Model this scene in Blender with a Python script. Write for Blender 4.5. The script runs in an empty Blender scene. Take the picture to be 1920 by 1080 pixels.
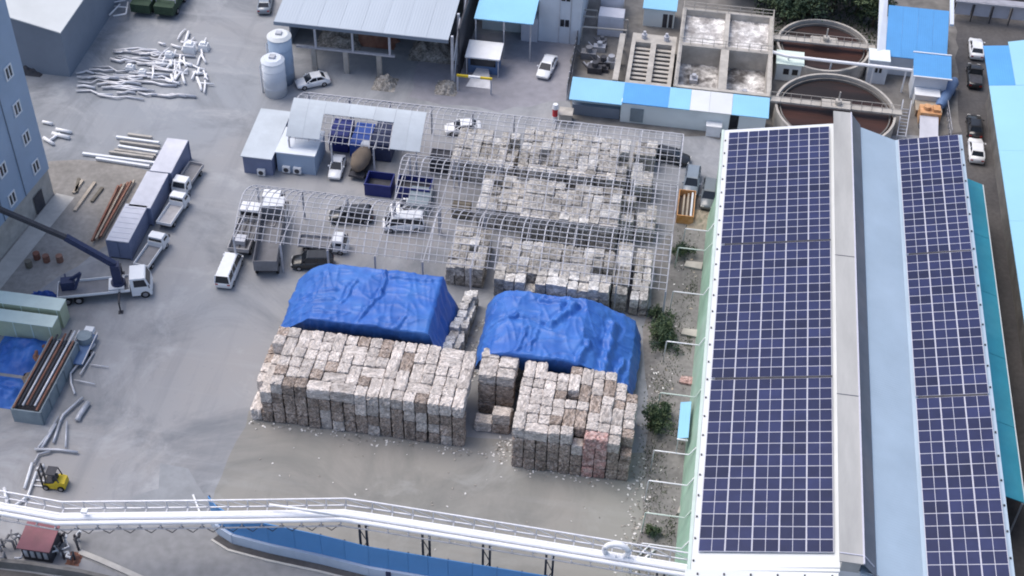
import bpy, math, random
from mathutils import Vector, Matrix, noise
random.seed(7)
S = bpy.context.scene
COL = S.collection
R = math.radians

# ---------------------------------------------------------------- camera
# world: X right along the yard, Y away from the camera, Z up, metres.
# (vanishing points of the solar roof lines and of the building corners)
W0, H0, CAMZ = 1920.0, 1080.0, 105.0
VYx, VYy, Nx, Ny = 572.0, -2540.0, -84.0, 2800.0
FPX = math.sqrt(-(VYx * Nx + VYy * Ny))
ay = Vector((VYx, VYy, FPX)).normalized()
az = -Vector((Nx, Ny, FPX)).normalized()
ax = ay.cross(az)
cam_d = bpy.data.cameras.new('camera')
cam = bpy.data.objects.new('camera', cam_d)
COL.objects.link(cam)
cam_d.sensor_width = 36.0
cam_d.lens = 36.0 * FPX / W0
cam_d.clip_start = 1.0
cam_d.clip_end = 3000.0
rot = Matrix(((ax.x, -ax.y, -ax.z), (ay.x, -ay.y, -ay.z), (az.x, -az.y, -az.z)))
cam.matrix_world = Matrix.Translation((0, 0, CAMZ)) @ rot.to_4x4()
S.camera = cam

def P(px, py, z=0.0):
    """pixel of the photograph -> point at height z"""
    c = Vector((px - W0 / 2, py - H0 / 2, FPX))
    d = Vector((ax.dot(c), ay.dot(c), az.dot(c)))
    t = (z - CAMZ) / d.z
    return Vector((d.x * t, d.y * t, z))

# ---------------------------------------------------------------- light
SUN_AZ, SUN_EL = R(-68), R(62)          # azimuth from +Y, towards -X
w = bpy.data.worlds.new('World'); S.world = w; w.use_nodes = True
nt = w.node_tree
bg = nt.nodes['Background']
sky = nt.nodes.new('ShaderNodeTexSky'); sky.sky_type = 'NISHITA'; sky.sun_disc = False
sky.sun_elevation = SUN_EL; sky.sun_rotation = SUN_AZ
sky.air_density = 1.0; sky.dust_density = 3.5; sky.ozone_density = 1.6
nt.links.new(sky.outputs[0], bg.inputs[0]); bg.inputs[1].default_value = 0.15
sd = bpy.data.lights.new('sun', 'SUN'); sd.energy = 1.35; sd.angle = R(40); sd.color = (1.0, 0.965, 0.92)
so = bpy.data.objects.new('sun', sd); COL.objects.link(so)
dirv = Vector((math.sin(SUN_AZ) * math.cos(SUN_EL), math.cos(SUN_AZ) * math.cos(SUN_EL), math.sin(SUN_EL)))
so.rotation_euler = dirv.to_track_quat('Z', 'Y').to_euler()
so.location = (-80, 160, 120)
S.view_settings.view_transform = 'Standard'; S.view_settings.look = 'None'
S.view_settings.gamma = 1.0; S.view_settings.exposure = 0.45
S.view_settings.use_curve_mapping = False
S.render.engine = 'CYCLES'
S.cycles.filter_width = 1.9

# ---------------------------------------------------------------- materials
MATS = {}
def M(name, col, rough=.7, var=.18, scale=1.5, metal=0.0, bump=0.0, spec=.3, rnd=0.0, stain=None, stain_amt=.5,
      stain_scale=.25, wave=None, streak=False, coat=0.0, fine=0.0, cell=None):
    m = bpy.data.materials.new(name); m.use_nodes = True
    t = m.node_tree; N = t.nodes; L = t.links
    b = N['Principled BSDF']
    b.inputs['Roughness'].default_value = rough
    b.inputs['Metallic'].default_value = metal
    b.inputs['Specular IOR Level'].default_value = spec
    b.inputs['Coat Weight'].default_value = coat
    tc = N.new('ShaderNodeTexCoord'); oi = N.new('ShaderNodeObjectInfo')
    vm = N.new('ShaderNodeVectorMath'); vm.operation = 'ADD'
    cx = N.new('ShaderNodeCombineXYZ')
    mu = N.new('ShaderNodeMath'); mu.operation = 'MULTIPLY'; mu.inputs[1].default_value = 60
    L.new(oi.outputs['Random'], mu.inputs[0])
    for i in range(3): L.new(mu.outputs[0], cx.inputs[i])
    L.new(tc.outputs['Object'], vm.inputs[0]); L.new(cx.outputs[0], vm.inputs[1])
    vec = vm.outputs[0]
    if streak:
        mp = N.new('ShaderNodeMapping'); mp.inputs['Scale'].default_value = streak
        L.new(vec, mp.inputs[0]); nv = mp.outputs[0]
    else: nv = vec
    n1 = N.new('ShaderNodeTexNoise'); n1.inputs['Scale'].default_value = scale; n1.inputs['Detail'].default_value = 7
    n1.inputs['Roughness'].default_value = .62
    L.new(nv, n1.inputs['Vector'])
    mr = N.new('ShaderNodeMapRange'); mr.inputs[1].default_value = .25; mr.inputs[2].default_value = .75
    mr.inputs[3].default_value = 1 - var; mr.inputs[4].default_value = 1 + var
    L.new(n1.outputs[0], mr.inputs[0]); fac = mr.outputs[0]
    if fine:
        n3 = N.new('ShaderNodeTexNoise'); n3.inputs['Scale'].default_value = scale * 9; n3.inputs['Detail'].default_value = 4
        L.new(vec, n3.inputs['Vector'])
        m3 = N.new('ShaderNodeMapRange'); m3.inputs[1].default_value = .3; m3.inputs[2].default_value = .7
        m3.inputs[3].default_value = 1 - fine; m3.inputs[4].default_value = 1 + fine
        L.new(n3.outputs[0], m3.inputs[0])
        mm = N.new('ShaderNodeMath'); mm.operation = 'MULTIPLY'; L.new(fac, mm.inputs[0]); L.new(m3.outputs[0], mm.inputs[1]); fac = mm.outputs[0]
    if cell:
        vo = N.new('ShaderNodeTexVoronoi'); vo.inputs['Scale'].default_value = cell[0]; vo.inputs['Randomness'].default_value = 1.0
        L.new(vec, vo.inputs['Vector'])
        sp = N.new('ShaderNodeSeparateColor'); L.new(vo.outputs['Color'], sp.inputs[0])
        m5 = N.new('ShaderNodeMapRange'); m5.inputs[3].default_value = 1 - cell[1]; m5.inputs[4].default_value = 1 + cell[1]
        L.new(sp.outputs[0], m5.inputs[0])
        mm = N.new('ShaderNodeMath'); mm.operation = 'MULTIPLY'; L.new(fac, mm.inputs[0]); L.new(m5.outputs[0], mm.inputs[1]); fac = mm.outputs[0]
    if rnd:
        m4 = N.new('ShaderNodeMapRange'); m4.inputs[3].default_value = 1 - rnd; m4.inputs[4].default_value = 1 + rnd
        L.new(oi.outputs['Random'], m4.inputs[0])
        mm = N.new('ShaderNodeMath'); mm.operation = 'MULTIPLY'; L.new(fac, mm.inputs[0]); L.new(m4.outputs[0], mm.inputs[1]); fac = mm.outputs[0]
    base = None
    if stain:
        n2 = N.new('ShaderNodeTexNoise'); n2.inputs['Scale'].default_value = stain_scale; n2.inputs['Detail'].default_value = 6
        n2.inputs['Roughness'].default_value = .65
        L.new(nv, n2.inputs['Vector'])
        r2 = N.new('ShaderNodeMapRange'); r2.inputs[1].default_value = .42; r2.inputs[2].default_value = .68
        r2.inputs[3].default_value = 0; r2.inputs[4].default_value = stain_amt
        L.new(n2.outputs[0], r2.inputs[0])
        mx = N.new('ShaderNodeMix'); mx.data_type = 'RGBA'
        mx.inputs[6].default_value = (*col, 1); mx.inputs[7].default_value = (*stain, 1)
        L.new(r2.outputs[0], mx.inputs[0]); base = mx.outputs[2]
    sc = N.new('ShaderNodeVectorMath'); sc.operation = 'SCALE'
    if base: L.new(base, sc.inputs[0])
    else: sc.inputs[0].default_value = col
    L.new(fac, sc.inputs['Scale'])
    L.new(sc.outputs[0], b.inputs['Base Color'])
    hsrc = None
    if bump:
        hsrc = n1.outputs[0]
    if wave:
        ws = N.new('ShaderNodeTexWave'); ws.bands_direction = wave[0]; ws.inputs['Scale'].default_value = wave[1]
        L.new(tc.outputs['Object'], ws.inputs['Vector']); hsrc = ws.outputs['Fac']; bump = wave[2]
    if hsrc:
        bp = N.new('ShaderNodeBump'); bp.inputs['Strength'].default_value = bump; bp.inputs['Distance'].default_value = .08
        L.new(hsrc, bp.inputs['Height']); L.new(bp.outputs[0], b.inputs['Normal'])
    MATS[name] = m
    return m

def ground_mat(name, warm, cool, dark, light):
    """worn concrete yard: warm and cool areas, clouded blotches, wheel streaks, specks"""
    m = bpy.data.materials.new(name); m.use_nodes = True; MATS[name] = m
    N, L = m.node_tree.nodes, m.node_tree.links; b = N['Principled BSDF']; b.inputs['Roughness'].default_value = .85; b.inputs['Specular IOR Level'].default_value = .3
    tc = N.new('ShaderNodeTexCoord')
    def nz(scale, lo, hi, rough=.6, det=8, mp=None, dist=0):
        v = tc.outputs['Object']
        if mp:
            q = N.new('ShaderNodeMapping'); q.inputs['Rotation'].default_value = (0,0,mp[2]); q.inputs['Scale'].default_value = (mp[0],mp[1],1); L.new(v,q.inputs[0]); v = q.outputs[0]
        n = N.new('ShaderNodeTexNoise'); n.inputs['Scale'].default_value = scale; n.inputs['Detail'].default_value = det; n.inputs['Roughness'].default_value = rough; n.inputs['Distortion'].default_value = dist
        L.new(v, n.inputs['Vector']); r = N.new('ShaderNodeMapRange'); r.inputs[1].default_value = lo; r.inputs[2].default_value = hi; L.new(n.outputs[0], r.inputs[0]); return r.outputs[0]
    def mix(f, a, c, amt=1.0):
        x = N.new('ShaderNodeMix'); x.data_type = 'RGBA'; k = N.new('ShaderNodeMath'); k.operation = 'MULTIPLY'; k.inputs[1].default_value = amt; L.new(f,k.inputs[0]); L.new(k.outputs[0],x.inputs[0])
        for i, c_ in ((6,a),(7,c)):
            if isinstance(c_, tuple): x.inputs[i].default_value = (*c_,1)
            else: L.new(c_, x.inputs[i])
        return x.outputs[2]
    c = mix(nz(.018,.40,.60), warm, cool)
    c = mix(nz(.075,.47,.64,.68,9,None,.8), c, dark, .8)
    c = mix(nz(.11,.52,.70,.7,9,None,1.2), c, light, .6)
    c = mix(nz(.16,.52,.72,.6,6,(2.2,.16,.35)), c, dark, .45)
    c = mix(nz(.16,.55,.74,.6,6,(.2,2.4,.25)), c, light, .35)
    c = mix(nz(1.6,.60,.75,.7,5), c, dark, .35)
    L.new(c, b.inputs['Base Color'])
ground_mat('ground', (.325, .316, .316), (.28, .297, .325), (.17, .182, .20), (.43, .437, .455))
ground_mat('pad', (.29, .272, .252), (.262, .265, .245), (.19, .19, .18), (.36, .36, .35))
M('pad_old', (.27, .265, .255), .9, .24, .13, stain=(.215, .225, .20), stain_amt=.9, stain_scale=.08, fine=.12)
M('lane', (.19, .182, .178), .92, .28, .3, stain=(.29, .275, .265), stain_amt=.7, stain_scale=.16, fine=.15)
M('dirt', (.315, .295, .275), .95, .22, .2, stain=(.24, .225, .205), stain_amt=.8, stain_scale=.12, fine=.12)
M('lot', (.29, .285, .315), .85, .15, .12, stain=(.21, .21, .24), stain_amt=.7, stain_scale=.07, fine=.08)
M('asphalt', (.085, .082, .085), .9, .2, .25, stain=(.14, .13, .125), stain_amt=.7, stain_scale=.06, fine=.12)
M('road', (.25, .25, .255), .9, .15, .14, stain=(.17, .17, .175), stain_amt=.7, stain_scale=.08, fine=.1)
M('kerb', (.48, .46, .43), .85, .15, 1)
M('concrete', (.47, .44, .40), .9, .2, .6, stain=(.29, .27, .245), stain_amt=.6, stain_scale=.5, bump=.1)
M('concrete_dark', (.20, .19, .18), .9, .25, .6, stain=(.10, .095, .09), stain_amt=.6, stain_scale=.5)
M('bale', (.47, .42, .385), .95, .28, 1.5, bump=.8, rnd=.18, stain=(.64, .60, .57), stain_amt=.6, stain_scale=2.6, fine=.30, cell=(6.5, .26))
M('bale_brown', (.27, .215, .18), .95, .35, 1.8, bump=.9, rnd=.2, stain=(.46, .405, .37), stain_amt=.6, stain_scale=3.0, fine=.36, cell=(8, .42))  # brown bales, and painted shade on the stack faces
M('bale_red', (.36, .21, .19), .95, .35, 1.6, bump=.9, rnd=.2, stain=(.56, .46, .43), stain_amt=.8, stain_scale=2.4, fine=.35, cell=(7, .4))
M('bale_grey', (.40, .375, .345), .95, .34, 1.0, bump=.9, stain=(.58, .56, .535), stain_amt=.7, stain_scale=1.1, fine=.34, cell=(4.5, .33))
M('bale_dull', (.27, .25, .225), .95, .34, 1.0, bump=.9, stain=(.43, .41, .385), stain_amt=.6, stain_scale=1.3, fine=.34, cell=(4.5, .38))
M('bale_bright', (.53, .51, .485), .95, .25, 1.0, bump=.9, stain=(.66, .65, .635), stain_amt=.7, stain_scale=1.1, fine=.28, cell=(4.5, .25))
M('litter', (.70, .68, .66), .8, .3, 4)
M('tarp', (.030, .120, .43), .48, .12, .4, spec=.42, bump=.10, stain=(.065, .20, .54), stain_amt=.75, stain_scale=.28, fine=.05)  # lighter blotches put the cloth's sheen into the colour
M('tarp_dark', (.03, .08, .33), .5, .2, 1.5, spec=.35)
M('white_steel', (.48, .48, .515), .5, .15, 2, rnd=.1)
M('white_paint', (.78, .79, .81), .35, .06, 1.5, spec=.4, coat=.2)
M('white_pipe', (.82, .82, .84), .4, .06, .8)
M('galv', (.50, .51, .55), .45, .2, 1.2, metal=.35, rnd=.15)
M('galv_light', (.64, .64, .67), .45, .18, 1.2, metal=.2, rnd=.15)
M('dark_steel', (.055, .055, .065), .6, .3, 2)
M('navy_steel', (.035, .045, .10), .5, .25, 2)
M('solar_cell', (.021, .027, .080), .38, .22, .5, spec=.22, rnd=.25)
M('aluminium', (.54, .54, .61), .45, .08, 2)
M('roof_white', (.66, .68, .69), .55, .1, .3, stain=(.45, .47, .46), stain_amt=.4, stain_scale=.15)
M('roof_pale_blue', (.37, .465, .56), .55, .09, .2, stain=(.31, .40, .49), stain_amt=.6, stain_scale=.08, wave=('Y', 1.1, .1))
M('roof_grey', (.42, .47, .53), .55, .1, .15, streak=(1, .15, 1), wave=('X', .9, .15))
M('sheet_old', (.50, .545, .59), .6, .1, .4, stain=(.42, .46, .50), stain_amt=.6, stain_scale=.3)
M('roof_hangar', (.60, .62, .62), .6, .08, .2)
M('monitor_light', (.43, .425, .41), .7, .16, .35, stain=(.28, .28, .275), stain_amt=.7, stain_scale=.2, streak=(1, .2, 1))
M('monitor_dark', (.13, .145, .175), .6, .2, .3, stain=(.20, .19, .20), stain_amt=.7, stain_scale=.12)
M('green_wall', (.30, .47, .36), .7, .2, .4, stain=(.42, .50, .44), stain_amt=.5)
M('pale_green', (.55, .64, .58), .6, .1, .5)
M('teal', (.05, .31, .42), .5, .14, .3, stain=(.09, .37, .47), stain_amt=.6)
M('sky_roof', (.26, .54, .76), .45, .08, .2, wave=('X', 1.2, .1))
M('blue_roof', (.10, .33, .66), .45, .1, .25, wave=('X', 1.2, .1))
M('cyan_roof', (.30, .555, .71), .4, .06, .1)
M('panel_blue', (.34, .43, .56), .55, .08, .25, stain=(.30, .38, .48), stain_amt=.5, stain_scale=.08)
M('panel_white', (.64, .68, .74), .55, .08, .4)
M('panel_pale', (.74, .79, .79), .6, .1, .5, stain=(.58, .64, .65), stain_amt=.5)
M('hangar_wall', (.20, .235, .29), .7, .1, .3)
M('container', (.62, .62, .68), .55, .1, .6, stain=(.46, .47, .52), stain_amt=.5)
M('container_side', (.17, .20, .31), .55, .12, .6, wave=('Y', 5, .3))  # container walls: shade of the sides put into the colour
M('blue_steel', (.10, .17, .32), .55, .2, .8, stain=(.17, .22, .32))
M('navy_bin', (.025, .035, .17), .5, .2, .8)
M('grey_bin', (.20, .245, .28), .6, .2, .8, stain=(.30, .35, .37))
M('mint', (.66, .76, .69), .5, .1, .6)
M('mint_wall', (.48, .53, .38), .6, .15, .6)
M('glass', (.018, .022, .03), .12, .1, 1, spec=.6)
M('tyre', (.02, .02, .021), .85, .2, 3)
M('rim', (.35, .35, .37), .4, .1, 3, metal=.5)
M('black_paint', (.02, .021, .024), .28, .1, 1, spec=.5, coat=.4)
M('grey_paint', (.16, .18, .20), .3, .1, 1, spec=.5, coat=.4)
M('slate_paint', (.24, .28, .33), .3, .1, 1, spec=.5, coat=.4)
M('bed_grey', (.20, .20, .215), .6, .2, 1)
M('bed_light', (.42, .41, .42), .6, .2, 1)
M('lamp', (.75, .74, .70), .2, .05, 2)
M('tail_lamp', (.40, .03, .025), .3, .05, 2)
M('yellow', (.62, .46, .03), .45, .15, 2)
M('orange', (.62, .27, .07), .6, .3, 1, stain=(.50, .42, .34), stain_amt=.6)
M('rust', (.23, .10, .07), .85, .3, 1.2, stain=(.36, .24, .18))
M('red', (.55, .04, .05), .5, .1, 2)
M('pink_roof', (.29, .12, .14), .75, .2, .7, stain=(.20, .12, .12), stain_amt=.6)
M('wood', (.42, .36, .29), .85, .25, 1.2, rnd=.2)
M('wood_dark', (.17, .15, .12), .9, .25, 1.2, rnd=.2)
M('sludge', (.028, .023, .023), .4, .3, .3, spec=.12, stain=(.10, .042, .032), stain_amt=.8, stain_scale=.12, streak=(.25, 1.6, 1))
M('sludge_dark', (.035, .032, .035), .25, .25, .4, stain=(.07, .06, .058), stain_amt=.7, stain_scale=.2)
M('foam', (.13, .12, .115), .85, .3, .8, stain=(.80, .78, .76), stain_amt=1.0, stain_scale=.36, fine=.22, cell=(1.1, .3))
M('foam_bright', (.36, .34, .33), .85, .3, .8, stain=(.88, .86, .84), stain_amt=1.0, stain_scale=.5, fine=.22, cell=(1.3, .25))
M('leaf', (.055, .085, .045), .8, .3, 2)
M('leaf_dark', (.035, .062, .04), .8, .3, 2)
M('leaf_light', (.09, .12, .06), .8, .3, 2)
M('bark', (.11, .085, .065), .9, .3, 3)
M('fence_blue', (.10, .29, .60), .5, .1, .3, wave=('X', 4.5, .3))
M('fence_pale', (.50, .57, .68), .6, .12, .4)
M('brown_earth', (.20, .16, .125), .95, .25, .3, stain=(.28, .23, .19))
M('roof_grille', (.33, .33, .37), .6, .2, 1)

# ---------------------------------------------------------------- mesh builder
class MB:
    def __init__(s): s.v = []; s.f = []; s.m = []
    def add(s, vs, fs, m=0):
        o = len(s.v); s.v += [tuple(v) for v in vs]
        s.f += [tuple(o + i for i in f) for f in fs]; s.m += [m] * len(fs); return s
    def box(s, x0, x1, y0, y1, z0, z1, m=0):
        return s.add([(x0,y0,z0),(x1,y0,z0),(x1,y1,z0),(x0,y1,z0),(x0,y0,z1),(x1,y0,z1),(x1,y1,z1),(x0,y1,z1)],
                     [(3,2,1,0),(4,5,6,7),(0,1,5,4),(1,2,6,5),(2,3,7,6),(3,0,4,7)], m)
    def frus(s, b, t, z0, z1, m=0):
        """b, t = (x0,x1,y0,y1) rectangles at z0 and z1"""
        return s.add([(b[0],b[2],z0),(b[1],b[2],z0),(b[1],b[3],z0),(b[0],b[3],z0),(t[0],t[2],z1),(t[1],t[2],z1),(t[1],t[3],z1),(t[0],t[3],z1)],
                     [(3,2,1,0),(4,5,6,7),(0,1,5,4),(1,2,6,5),(2,3,7,6),(3,0,4,7)], m)
    def bar(s, p, q, a, b=None, m=0):
        p = Vector(p); q = Vector(q); b = b or a; d = (q - p)
        if d.length < 1e-6: return s
        d.normalize(); up = Vector((0,0,1)) if abs(d.z) < .95 else Vector((0,1,0))
        sx = d.cross(up).normalized() * a / 2; sy = sx.cross(d).normalized() * b / 2
        vs = [p-sx-sy, p+sx-sy, p+sx+sy, p-sx+sy, q-sx-sy, q+sx-sy, q+sx+sy, q-sx+sy]
        return s.add(vs, [(3,2,1,0),(4,5,6,7),(0,1,5,4),(1,2,6,5),(2,3,7,6),(3,0,4,7)], m)
    def tube(s, pts, r, n=8, m=0, caps=True):
        pts = [Vector(p) for p in pts]; rings = []
        for i, p in enumerate(pts):
            d = (pts[min(i+1, len(pts)-1)] - pts[max(i-1, 0)]).normalized()
            up = Vector((0,0,1)) if abs(d.z) < .95 else Vector((0,1,0))
            a = d.cross(up).normalized(); b = a.cross(d)
            rr = r[i] if isinstance(r, (list, tuple)) else r
            rings.append([p + a*rr*math.cos(2*math.pi*k/n) + b*rr*math.sin(2*math.pi*k/n) for k in range(n)])
        return s.loft(rings, m, caps)
    def loft(s, rings, m=0, caps=True):
        n = len(rings[0]); vs = [v for r in rings for v in r]; fs = []
        for i in range(len(rings)-1):
            for k in range(n):
                fs.append((i*n+k, i*n+(k+1)%n, (i+1)*n+(k+1)%n, (i+1)*n+k))
        if caps:
            fs.append(tuple(reversed(range(n)))); fs.append(tuple((len(rings)-1)*n + k for k in range(n)))
        return s.add(vs, fs, m)
    def cyl(s, x, y, z0, z1, r, n=16, m=0, r2=None, axis='z'):
        r2 = r if r2 is None else r2
        A = []
        for (zz, rr) in ((z0, r), (z1, r2)):
            ring = []
            for k in range(n):
                c, t = rr*math.cos(2*math.pi*k/n), rr*math.sin(2*math.pi*k/n)
                if axis == 'z': ring.append((x+c, y+t, zz))
                elif axis == 'x': ring.append((zz, x+c, y+t))
                else: ring.append((x+t, zz, y+c))
            A.append(ring)
        return s.loft(A, m)
    def poly(s, pts, m=0): return s.add(pts, [tuple(range(len(pts)))], m)
    def prism(s, pts, z0, z1, m=0, mt=None):
        n = len(pts); vs = [(p[0],p[1],z0) for p in pts] + [(p[0],p[1],z1) for p in pts]
        s.add(vs, [(i,(i+1)%n,n+(i+1)%n,n+i) for i in range(n)] + [tuple(reversed(range(n)))], m)
        s.poly([(p[0],p[1],z1) for p in pts], m if mt is None else mt); return s
    def slab(s, q, th, m=0):
        """thick sheet from a quad q (top corners), thickness th downwards"""
        t = [Vector(v) for v in q]; b = [v - Vector((0,0,th)) for v in t]; n = len(t)
        return s.add(t+b, [tuple(range(n)), tuple(reversed(range(n,2*n)))] + [(i,n+i,n+(i+1)%n,(i+1)%n) for i in range(n)], m)
    def mesh(s, name, mats, smooth=False, off=None):
        me = bpy.data.meshes.new(name)
        vs = s.v if off is None else [(v[0]-off[0], v[1]-off[1], v[2]-off[2]) for v in s.v]
        me.from_pydata(vs, [], s.f)
        for m in (mats if isinstance(mats, (list, tuple)) else [mats]): me.materials.append(MATS[m] if isinstance(m, str) else m)
        me.polygons.foreach_set('material_index', s.m)
        if smooth: me.polygons.foreach_set('use_smooth', [True]*len(s.f))
        me.update(); return me

def link(name, me, parent=None, loc=None, rz=0):
    o = bpy.data.objects.new(name, me); COL.objects.link(o)
    if parent: o.parent = parent
    if loc is not None: o.location = loc
    if rz: o.rotation_euler.z = rz
    return o
def tag(o, label=None, cat=None, group=None, kind=None):
    if label: o['label'] = label
    if cat: o['category'] = cat
    if group: o['group'] = group
    if kind: o['kind'] = kind
    return o
def thing(name, label, cat, loc=(0,0,0), rz=0, group=None):
    return tag(link(name, None, None, loc, rz), label, cat, group)
def part(name, mb, mats, parent, smooth=False, world=False):
    off = parent.location if world else None
    if world and parent.parent: off = parent.location + parent.parent.location
    return link(name, mb.mesh(name, mats, smooth, off), parent)
def solo(name, mb, mats, label, cat, group=None, smooth=False, base=None):
    """a thing that is one mesh, given in world coordinates"""
    b = Vector(base) if base is not None else Vector((sum(v[0] for v in mb.v)/len(mb.v), sum(v[1] for v in mb.v)/len(mb.v), min(v[2] for v in mb.v)))
    o = link(name, mb.mesh(name, mats, smooth, b), None, b)
    return tag(o, label, cat, group)
def struct(name, mb, mats, smooth=False):
    return tag(link(name, mb.mesh(name, mats, smooth)), kind='structure')
def copy_tree(o, parent=None):
    c = o.copy(); COL.objects.link(c); c.parent = parent
    for ch in list(o.children): copy_tree(ch, c)
    return c

# ---------------------------------------------------------------- setting: ground sheets
g = MB(); g.poly([(-500,-300,0),(500,-300,0),(500,700,0),(-500,700,0)]); struct('ground', g, 'ground')
def sheet(name, pts, z, mat, jit=.35, sub=2.0):
    out = []
    n = len(pts)
    for i in range(n):
        a = Vector(pts[i]); b = Vector(pts[(i+1)%n]); k = max(1, int((b-a).length/sub))
        for j in range(k):
            p = a.lerp(b, j/k)
            out.append((p.x + random.uniform(-jit,jit), p.y + random.uniform(-jit,jit), z))
    m = MB(); m.poly(out); return struct(name, m, mat)
def px2(l, z=0): return [P(*q)[:2] for q in l]
sheet('dirt_lot', px2([(95,300),(150,296),(285,318),(205,452),(150,500),(40,560),(-60,540),(50,420)]), .004, 'dirt')
M('patch', (.245, .255, .27), .85, .16, .2, stain=(.285, .295, .31), stain_amt=.8, stain_scale=.12, fine=.06)
M('patch_light', (.325, .335, .355), .85, .16, .2, stain=(.285, .295, .315), stain_amt=.9, stain_scale=.15, fine=.06)
sheet('yard_patch', px2([(248,985),(246,930),(296,916),(300,868),(350,880),(392,940),(396,985)]), .002, 'patch', jit=.15)
sheet('concrete_pad', px2([(470,770),(900,820),(1215,850),(1222,1100),(420,1100),(392,965),(405,920)]), .004, 'pad', jit=.2)
sheet('side_lane', px2([(1240,450),(1300,370),(1345,362),(1300,1100),(1190,1100),(1215,870),(1205,620)]), .008, 'lane')
sheet('car_park', px2([(800,60),(1090,70),(1065,188),(930,208),(770,185)]), .004, 'lot')
sheet('asphalt_road', [(30.5,60),(46,60),(46,240),(31.9,240),(31.9,131)], .012, 'asphalt', jit=.15)
sheet('front_road', px2([(150,1042),(265,1100),(400,1200),(900,1200),(690,1095),(470,1020),(400,985),(330,985),(150,1000)]), .012, 'road', jit=.06)
sheet('plant_yard', px2([(1075,0),(1460,-20),(1790,-20),(1800,250),(1440,270),(1350,262),(1070,225)]), .016, 'concrete_dark')
m = MB(); kp = px2([(150,1036),(190,1052),(262,1084),(330,1115)])
for a, b in zip(kp, kp[1:]): m.bar((a[0],a[1],.08),(b[0],b[1],.08), .5, .16)
struct('kerb', m, 'kerb')

# ---------------------------------------------------------------- paper bales
def bale_mesh(seed, nx=6, ny=6, nz=6, amp=.065):
    """unit bale (1 x 1 x 1, base at z=0), bulging and ragged"""
    rd = random.Random(seed); vs = {}; V = []; F = []
    off = Vector((seed*7.3, seed*3.1, seed*1.7))
    def vid(i,j,k):
        if (i,j,k) not in vs:
            p = Vector((i/nx-.5, j/ny-.5, k/nz-.5))
            e = sorted((abs(p.x),abs(p.y),abs(p.z)))
            q = p*1.0
            if e[1] > .49: q *= .96          # edges rounded
            if e[0] > .49: q *= .97
            d = noise.noise_vector(p*4.0+off)*amp
            d += noise.noise_vector(p*13.0+off)*amp*.75
            q += d
            q.z = max(q.z, -.5)
            vs[(i,j,k)] = len(V); V.append((q.x, q.y, q.z+.5))
        return vs[(i,j,k)]
    for a in range(nx):
        for b in range(ny):
            F.append((vid(a,b,nz),vid(a+1,b,nz),vid(a+1,b+1,nz),vid(a,b+1,nz)))
    for a in range(nx):
        for c in range(nz):
            F.append((vid(a,0,c),vid(a+1,0,c),vid(a+1,0,c+1),vid(a,0,c+1)))
            F.append((vid(a+1,ny,c),vid(a,ny,c),vid(a,ny,c+1),vid(a+1,ny,c+1)))
    for b in range(ny):
        for c in range(nz):
            F.append((vid(0,b+1,c),vid(0,b,c),vid(0,b,c+1),vid(0,b+1,c+1)))
            F.append((vid(nx,b,c),vid(nx,b+1,c),vid(nx,b+1,c+1),vid(nx,b,c+1)))
    return V, F
BV = [bale_mesh(i) for i in range(6)]
BV_LOW = [bale_mesh(i+20, 3, 3, 3) for i in range(6)]
BMESH = {}
for i, (V, F) in enumerate(BV):
    for mt in ('bale', 'bale_brown', 'bale_red'):
        me = bpy.data.meshes.new('paper_bale'); me.from_pydata(V, [], F); me.materials.append(MATS[mt]); BMESH[(i, mt)] = me
def layout(nc, nr, rd, wide=.17):
    """cover a grid with 1x1, 2x1 and 1x2 blocks"""
    used = set(); out = []
    for r in range(nr):
        for c in range(nc):
            if (c,r) in used: continue
            k = rd.random()
            if k < wide and c+1 < nc and (c+1,r) not in used: b = (c,r,2,1)
            elif k < .36 and r+1 < nr and (c,r+1) not in used: b = (c,r,1,2)
            else: b = (c,r,1,1)
            for i in range(b[2]):
                for j in range(b[3]): used.add((c+i,r+j))
            out.append(b)
    return out
NB = 0
def bale(x, y, z, sx, sy, sz, label, group, mt='bale', rz=0):
    global NB
    o = link('paper_bale', BMESH[(random.randrange(6), mt)], None, (x,y,z), rz + random.choice((0, math.pi)))
    o.scale = (sx, sy, sz); NB += 1
    tint = {'bale': 'pale beige', 'bale_brown': 'dull brown', 'bale_red': 'reddish'}[mt]
    return tag(o, tint + ' ' + label, 'bale', group)
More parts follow.
